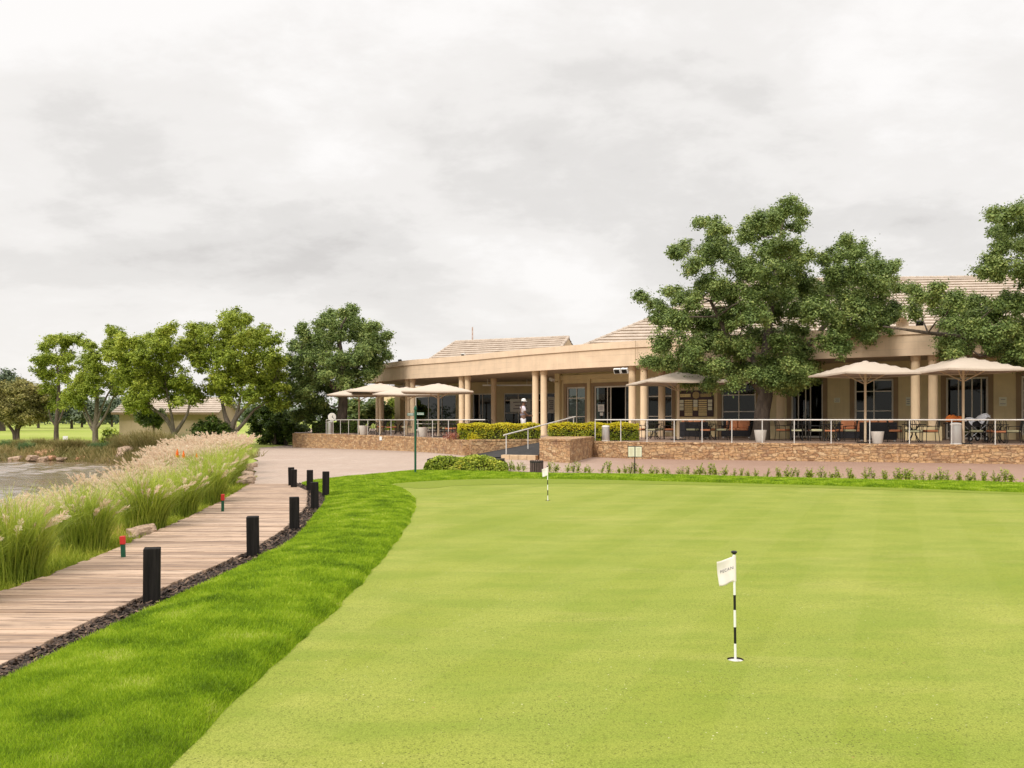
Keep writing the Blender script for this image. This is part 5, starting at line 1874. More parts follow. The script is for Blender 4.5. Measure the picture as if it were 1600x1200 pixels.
# ---------------------------------------------------------------- leaves
def leaf_quads(C, size, rng, asp=.5, up=.35, out=None):
    n = len(C)
    nrm = rng.normal(size=(n, 3)); nrm[:, 2] = np.abs(nrm[:, 2]) + up
    if out is not None:
        nrm = nrm * .75 + out
    nrm /= np.linalg.norm(nrm, axis=1)[:, None] + 1e-9
    t = rng.normal(size=(n, 3)); t -= nrm * (t * nrm).sum(1)[:, None]; t /= np.linalg.norm(t, axis=1)[:, None] + 1e-9
    s = np.cross(nrm, t)
    L = (size * rng.uniform(.65, 1.25, n))[:, None]; W = L * asp
    P = np.stack([C - t * L * .5, C + s * W * .5, C + t * L * .5, C - s * W * .5], 1)
    return P.reshape(-1, 3), np.arange(n * 4).reshape(n, 4)


def hedge(name, p0, p1, z0, z1, depth, label, cat, mats, n, size, seed, core='twig', top=None, round_=.0, group=None):
    """clipped hedge from p0 to p1 (front edge, left to right), going back by depth"""
    rng = np.random.default_rng(seed)
    dx, dy = p1[0] - p0[0], p1[1] - p0[1]; L = math.hypot(dx, dy)
    e = empty(name, (p0[0], p0[1], z0), label, cat, group, math.atan2(dy, dx))
    H = z1 - z0
    mb = MB(); mb.box((L / 2, depth / 2, H * .46), (L - .18, depth - .18, H * .9)); mb.build('inner_branches', M[core], e)
    ar = {'f': L * H, 't': L * depth, 'b': L * H, 'l': depth * H, 'r': depth * H}
    tot = sum(ar.values()); PTS, OUT_ = [], []
    for k, a in ar.items():
        m = int(n * a / tot); u, v = rng.random(m), rng.random(m)
        th = np.abs(rng.normal(0, .05, m)) - .02
        if k == 'f': p = np.stack([u * L, th, v * H], -1); o_ = (0, -1, .2)
        elif k == 'b': p = np.stack([u * L, depth - th, v * H], -1); o_ = (0, 1, .2)
        elif k == 't': p = np.stack([u * L, v * depth, H - th], -1); o_ = (0, 0, 1)
        elif k == 'l': p = np.stack([th, u * depth, v * H], -1); o_ = (-1, 0, .2)
        else: p = np.stack([L - th, u * depth, v * H], -1); o_ = (1, 0, .2)
        PTS.append(p); OUT_.append(np.tile(np.array(o_, float), (m, 1)))
    PTS = np.concatenate(PTS); OUT_ = np.concatenate(OUT_)
    bumpz = .035 * np.sin(PTS[:, 0] * 5.1 + seed) + .03 * np.sin(PTS[:, 0] * 11.3 + PTS[:, 1] * 7)
    PTS[:, 2] += bumpz * (PTS[:, 2] / H)
    PTS[:, 1] += .04 * np.sin(PTS[:, 0] * 7.3 + PTS[:, 2] * 5) 
    if round_:
        q = np.clip(PTS[:, 2] / H, 0, 1); ex = np.clip(np.minimum(PTS[:, 0], L - PTS[:, 0]) / round_, 0, 1)
        PTS[:, 2] *= .35 + .65 * np.sqrt(1 - (1 - ex) ** 2)
    V, Q = leaf_quads(PTS, size, rng, .6, .2, OUT_ * .9)
    if top:
        hi = PTS[:, 2] > H - .17 - rng.random(len(PTS)) * .16
        np_mesh('foliage', V.reshape(-1, 4, 3)[~hi].reshape(-1, 3), np.arange((~hi).sum() * 4).reshape(-1, 4), M[mats], e)
        np_mesh('new_growth', V.reshape(-1, 4, 3)[hi].reshape(-1, 3), np.arange(hi.sum() * 4).reshape(-1, 4), M[top], e)
    else:
        np_mesh('foliage', V, Q, M[mats], e)
    return e


hedge('clipped_hedge', (-2.42, 40.25), (1.35, 41.0), TZ - .05, 1.40, .85, 'clipped yellow topped hedge below the standing person', 'hedge', 'hedge_leaf', 9000, .085, 3, 'twig', 'hedge_top', group='clipped hedges on the terrace')
hedge('clipped_hedge', (1.72, 38.0), (5.65, 38.45), .62, 1.43, .85, 'clipped yellow topped hedge behind the steel bin by the ramp', 'hedge', 'hedge_leaf', 9500, .085, 4, 'twig', 'hedge_top', group='clipped hedges on the terrace')
hedge('clipped_hedge', (X(480, 59), 60.4), (X(551, 57.5), 60.8), TZ - .3, 1.38, 1.2, 'dark clipped box hedge behind the clock', 'hedge', 'box_leaf', 5000, .12, 5, group='clipped hedges on the terrace')
hedge('low_shrub', (X(664, 26.9), 26.55), (X(792, 26.7), 26.5), -.02, .43, .9, 'low rounded glossy shrub bed on the lawn edge by the signpost', 'shrub', 'shrub_leaf', 9000, .075, 6, 'twig', round_=.7)
# reddish bedding plants at the end of the yellow hedge
for k, (px, d, lab) in enumerate(((703, 40.9, 'small reddish bedding plant at the end of the yellow hedge'), (712, 40.5, 'yellow and red bedding plant in front of the yellow hedge'), (739, 40.0, 'small yellow bedding plant low against the yellow hedge'))):
    e = empty('bedding_plant', (X(px, d), d, TZ), lab, 'plant', 'bedding plants by the hedge')
    C = RNG.normal(0, 1, (260, 3)) * np.array([.16, .14, .10]) + np.array([0, 0, .14]); C[:, 2] = np.abs(C[:, 2])
    V, Q = leaf_quads(C, .08, RNG); np_mesh('foliage', V, Q, M['red_leaf' if k < 2 else 'hedge_top'], e)


# small shrubs planted along the lawn edge
def make_sapling(seed):
    rng = np.random.default_rng(seed)
    e = empty('young_shrub', (0, 0, 0), 'x', 'shrub', 'young shrubs planted in a row along the lawn edge')
    C = []; mb = MB()
    for s in range(rng.integers(4, 8)):
        a = rng.uniform(0, 6.28); h = rng.uniform(.16, .42); sp = rng.uniform(.04, .24)
        tip = np.array([math.cos(a) * sp, math.sin(a) * sp, h])
        mb.tube([(0, 0, 0), tuple(tip * np.array([.4, .4, .55])), tuple(tip)], [.007, .005, .003], 4)
        for t in np.linspace(.25, 1.05, 16):
            for _ in range(2):
                C.append(tip * np.array([t, t, t]) + rng.normal(0, .024, 3))
    for _ in range(50):
        C.append(rng.normal(0, 1, 3) * np.array([.12, .10, .05]) + np.array([0, 0, .08]))
    mb.build('stems', M['twig'], e)
    V, Q = leaf_quads(np.array(C), .055, rng, .55); np_mesh('foliage', V, Q, M['shrub_leaf'], e)
    return e


sp_ = [make_sapling(s) for s in (31, 32, 33, 34)]; us = [False] * 4
px = 797
k = 0
while px < 1760:
    i = np.interp(px, [790, 1000, 1300, 1600, 1800], [736.0, 742, 749.5, 757.0, 762])
    d = F * CAMZ / (i - HZ) + .25
    if not 826 < px < 850:
        loc = (X(px, d), d + random.uniform(-.12, .25), 0); s = random.uniform(.5, .92)
        lab = 'small bright leafy shrub in the planted row along the lawn edge'
        if not us[k % 4]:
            us[k % 4] = True; o = sp_[k % 4]; o.location = loc; o.scale = (s,) * 3; o['label'] = lab
        else:
            dup(sp_[k % 4], loc, random.uniform(0, 6.28), s, lab)
        k += 1
    px += random.choice([7, 9, 11, 14, 19])


# ---------------------------------------------------------------- trees
def crown_points(lumps, d0, hw, rng, puff, per, fill=True, flat=.85):
    """lumps (px, py, rpx) seen in the photograph become round sprays of leaves around the tree's own depth"""
    L = np.array(lumps, float)
    cx = L[:, 0].mean()
    PTS, OUTN, CEN = [], [], []
    half = np.abs(L[:, 0] - cx).max() + 1
    more = list(lumps)
    for (px, py, rp) in lumps:      # a second, deeper layer fills the crown
        a = rng.uniform(0, 6.28)
        more.append((px + .35 * rp * math.cos(a), py + .35 * rp * math.sin(a), rp * .8))
        if not fill:
            continue
        a = rng.uniform(0, 6.28)
        more.append((px + .75 * rp * math.cos(a), py + abs(.55 * rp * math.sin(a)), rp * .62))
    for (px, py, rp) in more:
        u = (px - cx) / half
        dd = rng.uniform(-1, 1) * hw * math.sqrt(max(.08, 1 - u * u))
        d = d0 + dd
        c = np.array([X(px, d), d, Zat(py, d)]); r = rp / F * d
        CEN.append((c, r))
        n = max(5, int(7.0 * (r / puff) ** 1.9))
        dirs = rng.normal(size=(n, 3)); dirs /= np.linalg.norm(dirs, axis=1)[:, None]
        pc = c + dirs * (r * rng.uniform(.2, 1.15, n))[:, None] * np.array([1, 1, flat])
        for k in range(n):
            pr = puff * rng.uniform(.6, 1.15)
            m = int(per * 1.9 * rng.uniform(.7, 1.3))
            dv = rng.normal(size=(m, 3)); dv /= np.linalg.norm(dv, axis=1)[:, None]
            rad = pr * np.abs(rng.normal(.55, .34, m))
            PTS.append(pc[k] + dv * rad[:, None] * np.array([1, 1, .8])); OUTN.append(dv * .8 + dirs[k] * .35 + np.array([0, 0, .25]))
    return np.concatenate(PTS), np.concatenate(OUTN), CEN


def tree(name, lumps, d, base, label, leaf, bark, seed, hw, puff=.38, per=26, size=.17, asp=.5, stems=None, r0=.25, cat='tree', group='trees around the clubhouse', limbs=.45, slim=1.0, fill=True):
    """base = (px, ground z); stems = list of polylines [(px, py), ...] of the visible limbs"""
    rng = np.random.default_rng(seed)
    bx, bz = X(base[0], d), base[1]
    e = empty(name, (bx, d, bz), label, cat, group)
    P, Nn, CEN = crown_points(lumps, d, hw, rng, puff, per, fill)
    V, Q = leaf_quads(P, size * 1.12, rng, asp * 1.15, .2, Nn)
    np_mesh('crown', V - np.array([bx, d, bz]), Q, M[leaf], e)
    mb = MB()
    O = np.array([bx, d, bz])
    tops = []
    for st in stems:
        n = len(st)
        pts, rs = [], []
        for i, q in enumerate(st):
            dq = d + (q[3] if len(q) > 3 else 0)
            pts.append(np.array([X(q[0], dq), dq, Zat(q[1], dq)]) - O); rs.append(q[2] * slim)
        if n > 2:
            sm = catmull([np.append(p, r) for p, r in zip(pts, rs)], 5)
            pts = [s[:3] for s in sm]; rs = [max(.012, s[3]) for s in sm]
        mb.tube(pts, [float(r) for r in rs], 10, True)
        tops.append((pts, rs))
    # limbs grow from the stems into the clumps
    for c, r in CEN:
        if rng.random() > limbs:
            continue
        cc = c - O
        best = None
        for pts, rs in tops:
            for p, rr in list(zip(pts, rs))[len(pts) // 3:]:
                dist = np.linalg.norm(cc - p) + (1.5 * max(0, p[2] - cc[2] + .2))
                if best is None or dist < best[0]:
                    best = (dist, p, rr)
        _, p, rr = best
        if np.linalg.norm(cc - p) > 2.3 or (cc[2] - p[2] < -.3):
            continue
        mid = p * .5 + cc * .5 + rng.normal(0, .18, 3) + np.array([0, 0, -.08 * np.linalg.norm(cc - p)])
        mb.tube([p, mid, cc], [min(rr * .55, .07), min(rr * .4, .045), .014], 6)
    mb.build('trunk', M[bark], e, True)
    return e


def sc(lst, ox, oy, k, rk=1.0):
    return [(ox + x / k, oy + y / k, r / k * rk) for x, y, r in lst]


MAIN = sc([(640,60,50),(600,130,60),(700,70,22),(690,130,30),(520,110,40),(500,170,50),(360,140,45),(300,120,25),(370,200,50),(230,230,35),(200,240,20),(260,300,40),(320,250,50),(420,250,50),(560,230,60),(640,220,60),(470,300,60),(560,320,60),(660,310,60),(720,260,35),(180,400,35),(60,415,25),(110,450,35),(130,500,40),(250,430,50),(340,380,60),(420,400,60),(520,400,70),(620,400,60),(700,380,50),(200,520,60),(300,520,70),(400,500,60),(500,500,70),(600,480,60),(700,470,60),(150,600,50),(90,680,30),(150,690,45),(230,640,60),(330,610,60),(420,620,70),(520,600,70),(600,590,60),(680,560,60),(760,480,60),(270,700,50),(360,700,60),(450,700,60),(550,690,60),(650,680,60),(720,640,60),(740,700,50),(800,600,50),(880,550,50),(860,620,45),(600,740,50),(700,740,60),(880,190,25),(930,220,35),(870,250,45),(800,260,35),(1000,280,40),(1080,290,30),(1040,320,35),(930,320,60),(850,330,60),(990,370,60),(1060,380,40),(800,400,60),(900,420,70),(1000,450,60),(1080,470,40),(850,500,60),(950,510,60),(1030,520,50),(970,570,40),(560,770,40),(650,780,40),(420,760,40),(330,770,35),(250,760,30)], 980, 300, 2.58, 1.03)
MAIN += [(1215, 596, 15), (1240, 588, 20), (1265, 583, 18), (1225, 573, 20), (1180, 588, 16), (1150, 592, 13)]
tree('broadleaf_tree', MAIN, 40.0, (1186, TZ - .02), 'tall dark green tree growing through the terrace behind the long railing', 'leaf_dark', 'bark', 101, 4.6, puff=.36, per=58, size=.104, asp=.5, r0=.4,
     stems=[[(1187, 690, .50), (1190, 668, .40), (1191, 645, .36), (1196, 615, .34), (1192, 590, .28)], [(1196, 616, .26), (1182, 600, .2), (1165, 575, .17), (1140, 530, .12, -.8), (1110, 470, .07, -1.2)],
            [(1193, 592, .24), (1196, 550, .2), (1205, 480, .15, .6), (1215, 400, .08, .8), (1225, 330, .03, .8)], [(1194, 618, .26), (1208, 600, .22), (1232, 570, .17, 1), (1280, 520, .13, 1.4), (1325, 450, .08, 1.6), (1330, 380, .03, 1.6)],
            [(1192, 590, .16), (1160, 540, .12, 1.5), (1090, 500, .08, 2), (1040, 480, .04, 2.2)]])
RIGHT = sc([(1590,60,30),(1480,90,30),(1530,100,35),(1580,130,50),(1500,150,40),(1470,260,30),(1530,220,45),(1590,220,60),(1430,320,25),(1510,310,50),(1590,320,70),(1140,390,20),(1180,430,35),(1150,480,35),(1270,380,30),(1260,440,50),(1320,430,45),(1300,500,60),(1390,460,50),(1380,530,60),(1450,500,50),(1440,570,60),(1300,590,50),(1290,650,35),(1360,620,50),(1500,470,50),(1560,440,60),(1530,560,60),(1590,550,60),(1500,630,50),(1560,650,60),(1600,640,70)], 980, 300, 2.58)
RIGHT += [(px, py, r) for px, py, r in ((1620, 330, 22), (1650, 310, 25), (1640, 370, 30), (1680, 380, 28), (1630, 430, 30), (1670, 440, 32), (1710, 420, 26), (1640, 490, 32), (1690, 500, 32), (1740, 480, 28), (1630, 545, 28), (1680, 555, 30), (1730, 545, 28), (1770, 520, 22), (1780, 450, 20), (1660, 270, 18), (1690, 330, 22))]
tree('broadleaf_tree', RIGHT, 35.5, (1650, TZ - .02), 'dark green tree entering at the picture edge in front of the tiled roof', 'leaf_dark', 'bark', 102, 3.6, puff=.33, per=54, size=.096,
     stems=[[(1650, 694, .42), (1652, 660, .34), (1648, 610, .30), (1652, 560, .24)], [(1650, 600, .2), (1600, 560, .15), (1520, 530, .1, -.5), (1450, 520, .07, -.8), (1380, 510, .03, -.8)],
            [(1651, 565, .2), (1655, 480, .14, .3), (1650, 400, .08, .5), (1630, 340, .03, .5)], [(1651, 565, .16), (1700, 500, .1, .5), (1740, 470, .04, .5)]], limbs=.35)
DARK = sc([(580,60,50),(500,100,40),(400,110,50),(560,130,60),(340,170,60),(430,180,70),(520,200,70),(610,180,60),(720,200,40),(770,210,25),(850,280,30),(170,220,50),(200,280,60),(320,260,70),(420,290,80),(600,270,70),(680,260,60),(770,290,60),(120,360,60),(230,370,80),(340,370,80),(640,370,80),(740,360,80),(820,370,60),(860,430,30),(80,480,70),(190,470,80),(300,460,80),(420,470,90),(540,470,90),(660,470,90),(760,480,80),(100,590,80),(220,580,90),(340,580,90),(460,580,90),(580,580,90),(700,580,80),(770,560,40),(60,700,80),(180,690,90),(300,690,90),(420,690,80),(520,680,70),(640,660,60),(150,790,80),(280,800,80),(60,820,60)], 440, 470, 5.215)
tree('broadleaf_tree', DARK, 61.5, (533, .3), 'dense dark green tree at the clock end of the clubhouse', 'leaf_dark', 'bark', 103, 4.2, puff=.45, per=42, size=.15,
     stems=[[(533, 688, .45), (534, 660, .38), (536, 620, .33), (534, 570, .25), (530, 520, .12), (545, 490, .04)], [(536, 625, .22), (500, 580, .14, -.5), (470, 560, .06, -.8)], [(536, 600, .2), (570, 560, .13, .5), (595, 540, .05, .5)]], limbs=.3)
T4L = sc([(1200,150,50),(1230,130,40),(1180,230,70),(1280,210,70),(1310,140,45),(1350,280,90),(1240,330,80),(1440,60,45),(1480,40,45),(1530,90,60),(1420,110,50),(1430,200,80),(1530,200,90),(1590,180,70),(1440,320,90),(1550,340,90),(1380,420,80),(1490,440,90),(1590,440,90),(1330,500,60),(1440,530,70),(1550,540,70),(1650,150,50),(1700,200,60),(1680,300,80),(1740,330,60),(1700,420,80),(1660,520,80),(1740,500,60),(1720,600,60)], 0, 480, 4, 1.02)
tree('spreading_tree', T4L, 58.0, (362, -.3), 'broad yellow green tree with leaning grey limbs behind the pink grass', 'leaf_bright', 'pale_bark', 104, 3.4, puff=.36, per=26, size=.14, fill=True,
     stems=[[(360, 692, .42), (360, 672, .36), (352, 650, .22), (345, 620, .14), (335, 590, .07), (330, 560, .03)], [(361, 675, .28), (368, 655, .22), (385, 635, .16), (405, 620, .1), (425, 600, .05)], [(361, 668, .24), (372, 640, .15), (378, 600, .1), (380, 550, .05), (375, 510, .02)],
            [(362, 680, .24), (380, 662, .17), (398, 640, .11), (420, 628, .05)]], limbs=.5, slim=.68)
T3L = sc([(780,230,70),(860,230,70),(940,200,60),(720,300,60),(800,330,80),(900,330,80),(1010,150,45),(1060,130,50),(1040,220,70),(990,270,60),(760,420,70),(870,430,90),(980,400,90),(1080,350,70),(1100,260,60),(860,540,90),(960,520,90),(1060,480,80),(1140,450,70),(820,600,60),(900,610,60),(1180,520,70),(1230,560,60),(1100,560,60)], 0, 480, 4, 1.02)
tree('spreading_tree', T3L, 57.0, (271, -.2), 'yellow green tree forking low in front of the cream outbuilding', 'leaf_bright', 'pale_bark', 105, 3.0, puff=.36, per=26, size=.14, fill=True,
     stems=[[(271, 692, .30), (271, 675, .25), (262, 660, .15), (248, 645, .11), (232, 630, .07), (220, 610, .03)], [(271, 680, .22), (282, 665, .17), (292, 648, .12), (297, 625, .08), (300, 590, .03)], [(271, 676, .2), (268, 650, .13), (262, 620, .09), (255, 570, .05), (250, 540, .02)],
            [(271, 672, .14), (258, 650, .1), (240, 642, .06), (228, 634, .03)]], limbs=.5, slim=.72)
T2L = sc([(550,240,45),(570,300,55),(540,360,55),(600,360,45),(520,430,55),(580,450,55),(480,480,60),(440,540,60),(540,520,55),(600,520,45),(690,150,42),(740,150,36),(700,210,50),(680,260,45),(480,590,45),(640,380,40),(660,430,40),(690,480,40),(730,520,40)], 0, 480, 4, 1.02)
tree('spreading_tree', T2L, 60.0, (149, -.2), 'tall open tree with fanned pale stems on the pond bank', 'leaf_bright', 'pale_bark', 106, 2.2, puff=.32, per=24, size=.13, fill=True,
     stems=[[(149, 694, .30), (149, 672, .25), (151, 640, .2), (152, 600, .13), (148, 560, .06)], [(149, 672, .18), (138, 650, .12), (130, 630, .09), (122, 610, .05)], [(150, 670, .18), (163, 652, .12), (175, 625, .08), (186, 595, .05), (178, 540, .02)], [(150, 665, .16), (158, 640, .1), (172, 610, .07), (192, 590, .03)], [(149, 676, .15), (142, 668, .1), (132, 648, .06), (126, 630, .03)]], limbs=.55, slim=.72)
T1L = sc([(330,210,50),(380,190,40),(290,250,45),(420,230,55),(480,200,45),(250,340,50),(300,320,55),(360,330,55),(420,300,50),(240,400,40),(300,420,55),(380,420,55),(300,500,55),(350,560,55),(340,620,45),(400,600,45),(430,380,40)], 0, 480, 4, 1.02)
tree('spreading_tree', T1L, 64.0, (88, -.1), 'slim trunked green tree behind the small white sign', 'leaf_bright', 'bark', 107, 2.2, puff=.33, per=24, size=.14, fill=False,
     stems=[[(88, 690, .24), (88, 670, .2), (90, 640, .17), (92, 600, .12), (88, 560, .05)], [(88, 668, .1), (80, 655, .07), (76, 640, .04)], [(89, 664, .12), (96, 650, .09), (104, 620, .05), (108, 580, .02)]], limbs=.5, slim=.8)
T0L = [(10, 615, 16), (28, 608, 16), (45, 604, 15), (58, 612, 13), (20, 630, 18), (38, 628, 18), (56, 630, 14), (66, 622, 10), (8, 640, 16), (26, 648, 16), (44, 648, 16), (60, 648, 12), (-6, 625, 16), (-12, 645, 14), (14, 656, 10), (36, 658, 10), (0, 604, 12), (68, 640, 9)]
tree('bushy_tree', T0L, 66.0, (26, -.1), 'round olive green bushy tree with three thin stems beside the fairway', 'leaf_olive', 'bark', 108, 2.0, puff=.36, per=26, size=.15,
     stems=[[(23, 687, .14), (21, 675, .12), (12, 662, .1), (8, 645, .05)], [(24, 687, .13), (25, 672, .1), (28, 655, .08), (28, 635, .04)], [(28, 687, .13), (29, 672, .1), (36, 660, .08), (48, 645, .04)]], limbs=.5)
TB = [(0, 596, 14), (12, 590, 12), (24, 598, 11), (-12, 600, 15), (-25, 610, 16), (10, 608, 14), (-8, 616, 14), (28, 612, 10), (2, 630, 12), (-18, 632, 14)]
tree('distant_tree', TB, 120.0, (4, -.1), 'pale green distant tree rising behind the olive bushy tree', 'leaf_far_haze', 'bark', 109, 4, puff=.9, per=22, size=.42, stems=[[(4, 674, .4), (4, 640, .3), (3, 605, .1)]], limbs=.4)
# undergrowth and smaller trees between
UND = [
    ('weeping_tree', [(232, 645, 10), (222, 650, 10), (240, 652, 10), (248, 646, 9), (215, 648, 7), (228, 658, 8), (244, 660, 8), (252, 656, 7)], 61.0, (240, -.1), 'small dark weeping tree against the cream outbuilding wall', 'leaf_dark', [[(240, 690, .08), (240, 665, .06), (238, 648, .03)]], .9),
    ('dark_shrub', [(318, 668, 11), (330, 662, 12), (342, 668, 12), (312, 678, 8), (326, 680, 11), (342, 682, 12), (354, 676, 10), (306, 672, 6)], 56.0, (330, -.2), 'dark arching shrub between the two yellow green trees', 'box_leaf', [[(330, 692, .06), (330, 670, .04)]], 1.0),
    ('dark_shrub', [(392, 650, 13), (408, 645, 14), (424, 640, 15), (440, 648, 14), (400, 668, 14), (420, 665, 15), (438, 668, 14), (455, 660, 13), (452, 678, 12), (468, 670, 12), (470, 684, 9), (436, 684, 12), (418, 684, 12)], 66.0, (430, -.3), 'dark green bank of shrub behind the pink grass and the drive', 'box_leaf', [[(430, 694, .12), (430, 665, .06)], [(445, 694, .1), (448, 668, .05)]], 1.6),
    ('spreading_shrub', [(478, 642, 12), (492, 638, 12), (506, 640, 12), (518, 646, 10), (470, 652, 10), (486, 652, 9), (510, 654, 8), (462, 646, 9)], 62.5, (500, .2), 'small dark tree with arching trunks beside the round clock', 'leaf_dark', [[(500, 684, .1), (494, 668, .08), (484, 655, .04)], [(501, 684, .1), (508, 668, .08), (514, 654, .03)]], 1.0),
    ('garden_tree', [(548, 640, 12), (560, 634, 13), (574, 640, 13), (588, 634, 12), (552, 652, 11), (568, 656, 9), (584, 652, 10), (600, 640, 10), (604, 652, 9), (540, 632, 10)], 70.0, (572, .2), 'dark tree with spread limbs seen beneath the parasols', 'leaf_dark', [[(574, 684, .2), (575, 668, .15), (588, 650, .06)], [(573, 684, .16), (566, 664, .1), (556, 648, .04)]], 1.4),
    ('garden_tree', [(604, 640, 9), (612, 630, 8), (616, 645, 9), (608, 655, 9), (598, 648, 8), (618, 660, 8), (606, 666, 8)], 78.0, (610, .2), 'bright green tree glimpsed past the square pier', 'leaf_bright', [[(610, 682, .1), (610, 650, .05)]], 1.2),
    ('tall_weed', [(168, 676, 3), (169, 683, 4), (178, 680, 3), (166, 688, 4), (180, 686, 4)], 46.5, (170, -.1), 'tall leafy weed on the bank near the outbuilding corner', 'shrub_leaf', [[(170, 696, .02), (168, 676, .012)], [(172, 696, .02), (179, 680, .012)]], .3),
]
for i, (nm, lm, d, b, lab, lf, st, hw) in enumerate(UND):
    tree(nm, lm, d, b, lab, lf, 'bark', 130 + i, hw, puff=.30 if d < 70 else .4, per=22, size=.15 if d < 70 else .22, stems=st, limbs=.5, cat='shrub' if 'shrub' in nm or 'weed' in nm else 'tree', group='garden shrubs and small trees')

# belt of trees at the far side of the fairway
rng = np.random.default_rng(77)
PTS = []
for i in range(170):
    x = rng.uniform(-330, 60); y = rng.uniform(255, 330); h = rng.uniform(6, 10)
    m = 130
    dv = rng.normal(size=(m, 3)); dv /= np.linalg.norm(dv, axis=1)[:, None]
    PTS.append(np.array([x, y, h * .52]) + dv * (rng.random(m) ** .4)[:, None] * np.array([h * .75, h * .6, h * .52]))
V, Q = leaf_quads(np.concatenate(PTS), 1.5, rng, .7)
o = np_mesh('treeline', V, Q, M['leaf_far_haze']); tag(o, 'hazy dark belt of trees across the far side of the fairway', 'trees', kind='stuff')
FAR = [(60, 160, 6.5), (112, 150, 6.0), (128, 175, 5.5), (200, 165, 6), (0, 175, 6.5), (175, 190, 6), (-40, 160, 7)]
labs = ['bushy far tree seen under the slim trunked tree', 'far round tree between the slim and the fanned tree', 'far dark tree past the fairway behind the fanned stems', 'far tree rising behind the outbuilding roof', 'far tree behind the olive bushy tree stems', 'far tree against the outbuilding corner', 'far tree beyond the picture edge of the fairway']
for i, (px, d, h) in enumerate(FAR):
    k = h / d * F
    lm = [(px + rng.uniform(-.5, .5) * k, HZ - .15 * k - rng.random() * .45 * k, k * .20) for _ in range(14)]
    tree('distant_tree', lm, d, (px, -.06), labs[i], 'leaf_far_haze', 'bark', 150 + i, h * .4, puff=.8, per=16, size=.5, stems=[[(px, HZ + 1.66 / d * F, .25), (px, HZ - .2 * k, .15)]], limbs=.4, group='distant trees across the fairway')
# ---------------------------------------------------------------- the standing person
def skin_body(name, chains, mat, parent, sub=2):
    """chains: list of [(x,y,z,r), ...]; a point that repeats an earlier one joins there"""
    V, E, R, key = [], [], [], {}
    for ch in chains:
        prev = None
        for x, y, z, r in ch:
            k = (round(x, 4), round(y, 4), round(z, 4))
            if k not in key:
                key[k] = len(V); V.append((x, y, z)); R.append(r)
            i = key[k]
            if prev is not None and prev != i:
                E.append((prev, i))
            prev = i
    me = bpy.data.meshes.new(name); me.from_pydata(V, E, []); me.materials.append(mat)
    o = link(bpy.data.objects.new(name, me), parent)
    me.skin_vertices.new() if hasattr(me.skin_vertices, 'new') and not len(me.skin_vertices) else None
    md = o.modifiers.new('skin', 'SKIN'); md.use_smooth_shade = True
    sv = me.skin_vertices[0].data
    for i, r in enumerate(R):
        rr = r if isinstance(r, tuple) else (r, r)
        sv[i].radius = rr
        sv[i].use_root = (i == 0)
    s = o.modifiers.new('sub', 'SUBSURF'); s.levels = sub; s.render_levels = sub
    return o


d = 42.4
pe = empty('person', (X(817.5, d), d, TZ), 'person in white cap, pale shirt and white slacks with hands held forward', 'person', None, .25)
pe.scale = (1.06, 1.06, 1.075)
# the figure faces +X (towards the clubhouse door), a little towards the camera
pel = (0, 0, .96, (.135, .105))
ch_ = [[pel, (.0, 0, 1.10, (.135, .10)), (-.01, 0, 1.28, (.155, .11)), (-.015, 0, 1.42, (.14, .09)), (.0, 0, 1.50, .058), (.02, 0, 1.56, .055), (.03, 0, 1.66, (.082, .092)), (.025, 0, 1.74, (.07, .085))]]
for s in (-1, 1):
    ch_.append([pel, (.0, s * .10, .90, .09), (.015, s * .105, .52, .062), (.0, s * .11, .30, .055), (-.02, s * .11, .09, .042), (.06, s * .12, .045, .042), (.16, s * .125, .03, .034)])
    ch_.append([(-.015, 0, 1.42, (.14, .09)), (-.01, s * .19, 1.42, .062), (.02, s * .235, 1.16, .046), (.22, s * .17, 1.05, .036), (.30, s * .12, 1.05, .030)])
body = skin_body('body', ch_, M['skin'], pe)
# hands: palm, four bent fingers and a thumb each
for s in (-1, 1):
    hx, hy, hz = .30, s * .12, 1.05
    hc = [[(hx, hy, hz, (.03, .02)), (hx + .05, hy - s * .01, hz, (.036, .018))]]
    for f in range(4):
        o_ = (f - 1.5) * .019; L = (.034, .040, .037, .028)[f]
        hc.append([(hx + .05, hy - s * .01, hz, (.036, .018)), (hx + .085, hy - s * .012, hz + o_, .0095), (hx + .085 + L, hy - s * .022, hz + o_ * 1.05, .0085), (hx + .085 + L * 1.5, hy - s * .045, hz + o_ * 1.05, .0075)])
    hc.append([(hx, hy, hz, (.03, .02)), (hx + .03, hy - s * .025, hz + .035, .011), (hx + .065, hy - s * .045, hz + .045, .009)])
    skin_body('hand', hc, M['skin'], pe)
# clothing
tr_ = [[(0, 0, .99, (.145, .115)), (0, 0, .92, (.15, .12))]]
for s in (-1, 1):
    tr_.append([(0, 0, .92, (.15, .12)), (.0, s * .10, .84, .105), (.015, s * .105, .52, .085), (.0, s * .11, .28, .078), (-.01, s * .11, .08, .075)])
skin_body('slacks', tr_, M['slacks'], pe)
sh_ = [[(.0, 0, 1.14, (.15, .115)), (-.01, 0, 1.28, (.17, .125)), (-.015, 0, 1.42, (.155, .105)), (.0, 0, 1.49, .075)]]
for s in (-1, 1):
    sh_.append([(-.015, 0, 1.42, (.155, .105)), (-.01, s * .195, 1.42, .080), (.01, s * .232, 1.24, .074)])
skin_body('shirt', sh_, M['shirt'], pe)
skin_body('sweater', [[(0, 0, 1.00, (.155, .125)), (0, 0, 1.10, (.158, .122)), (-.005, 0, 1.19, (.16, .122))]], M['slate'], pe)
mb = MB(); mb.lathe([(.098, 1.70), (.104, 1.74), (.098, 1.80), (.065, 1.835), (.01, 1.845)], (.022, 0, 0), 18); cap = mb.build('cap', M['white'], pe, True)
mb = MB(); n = 10
vs = []
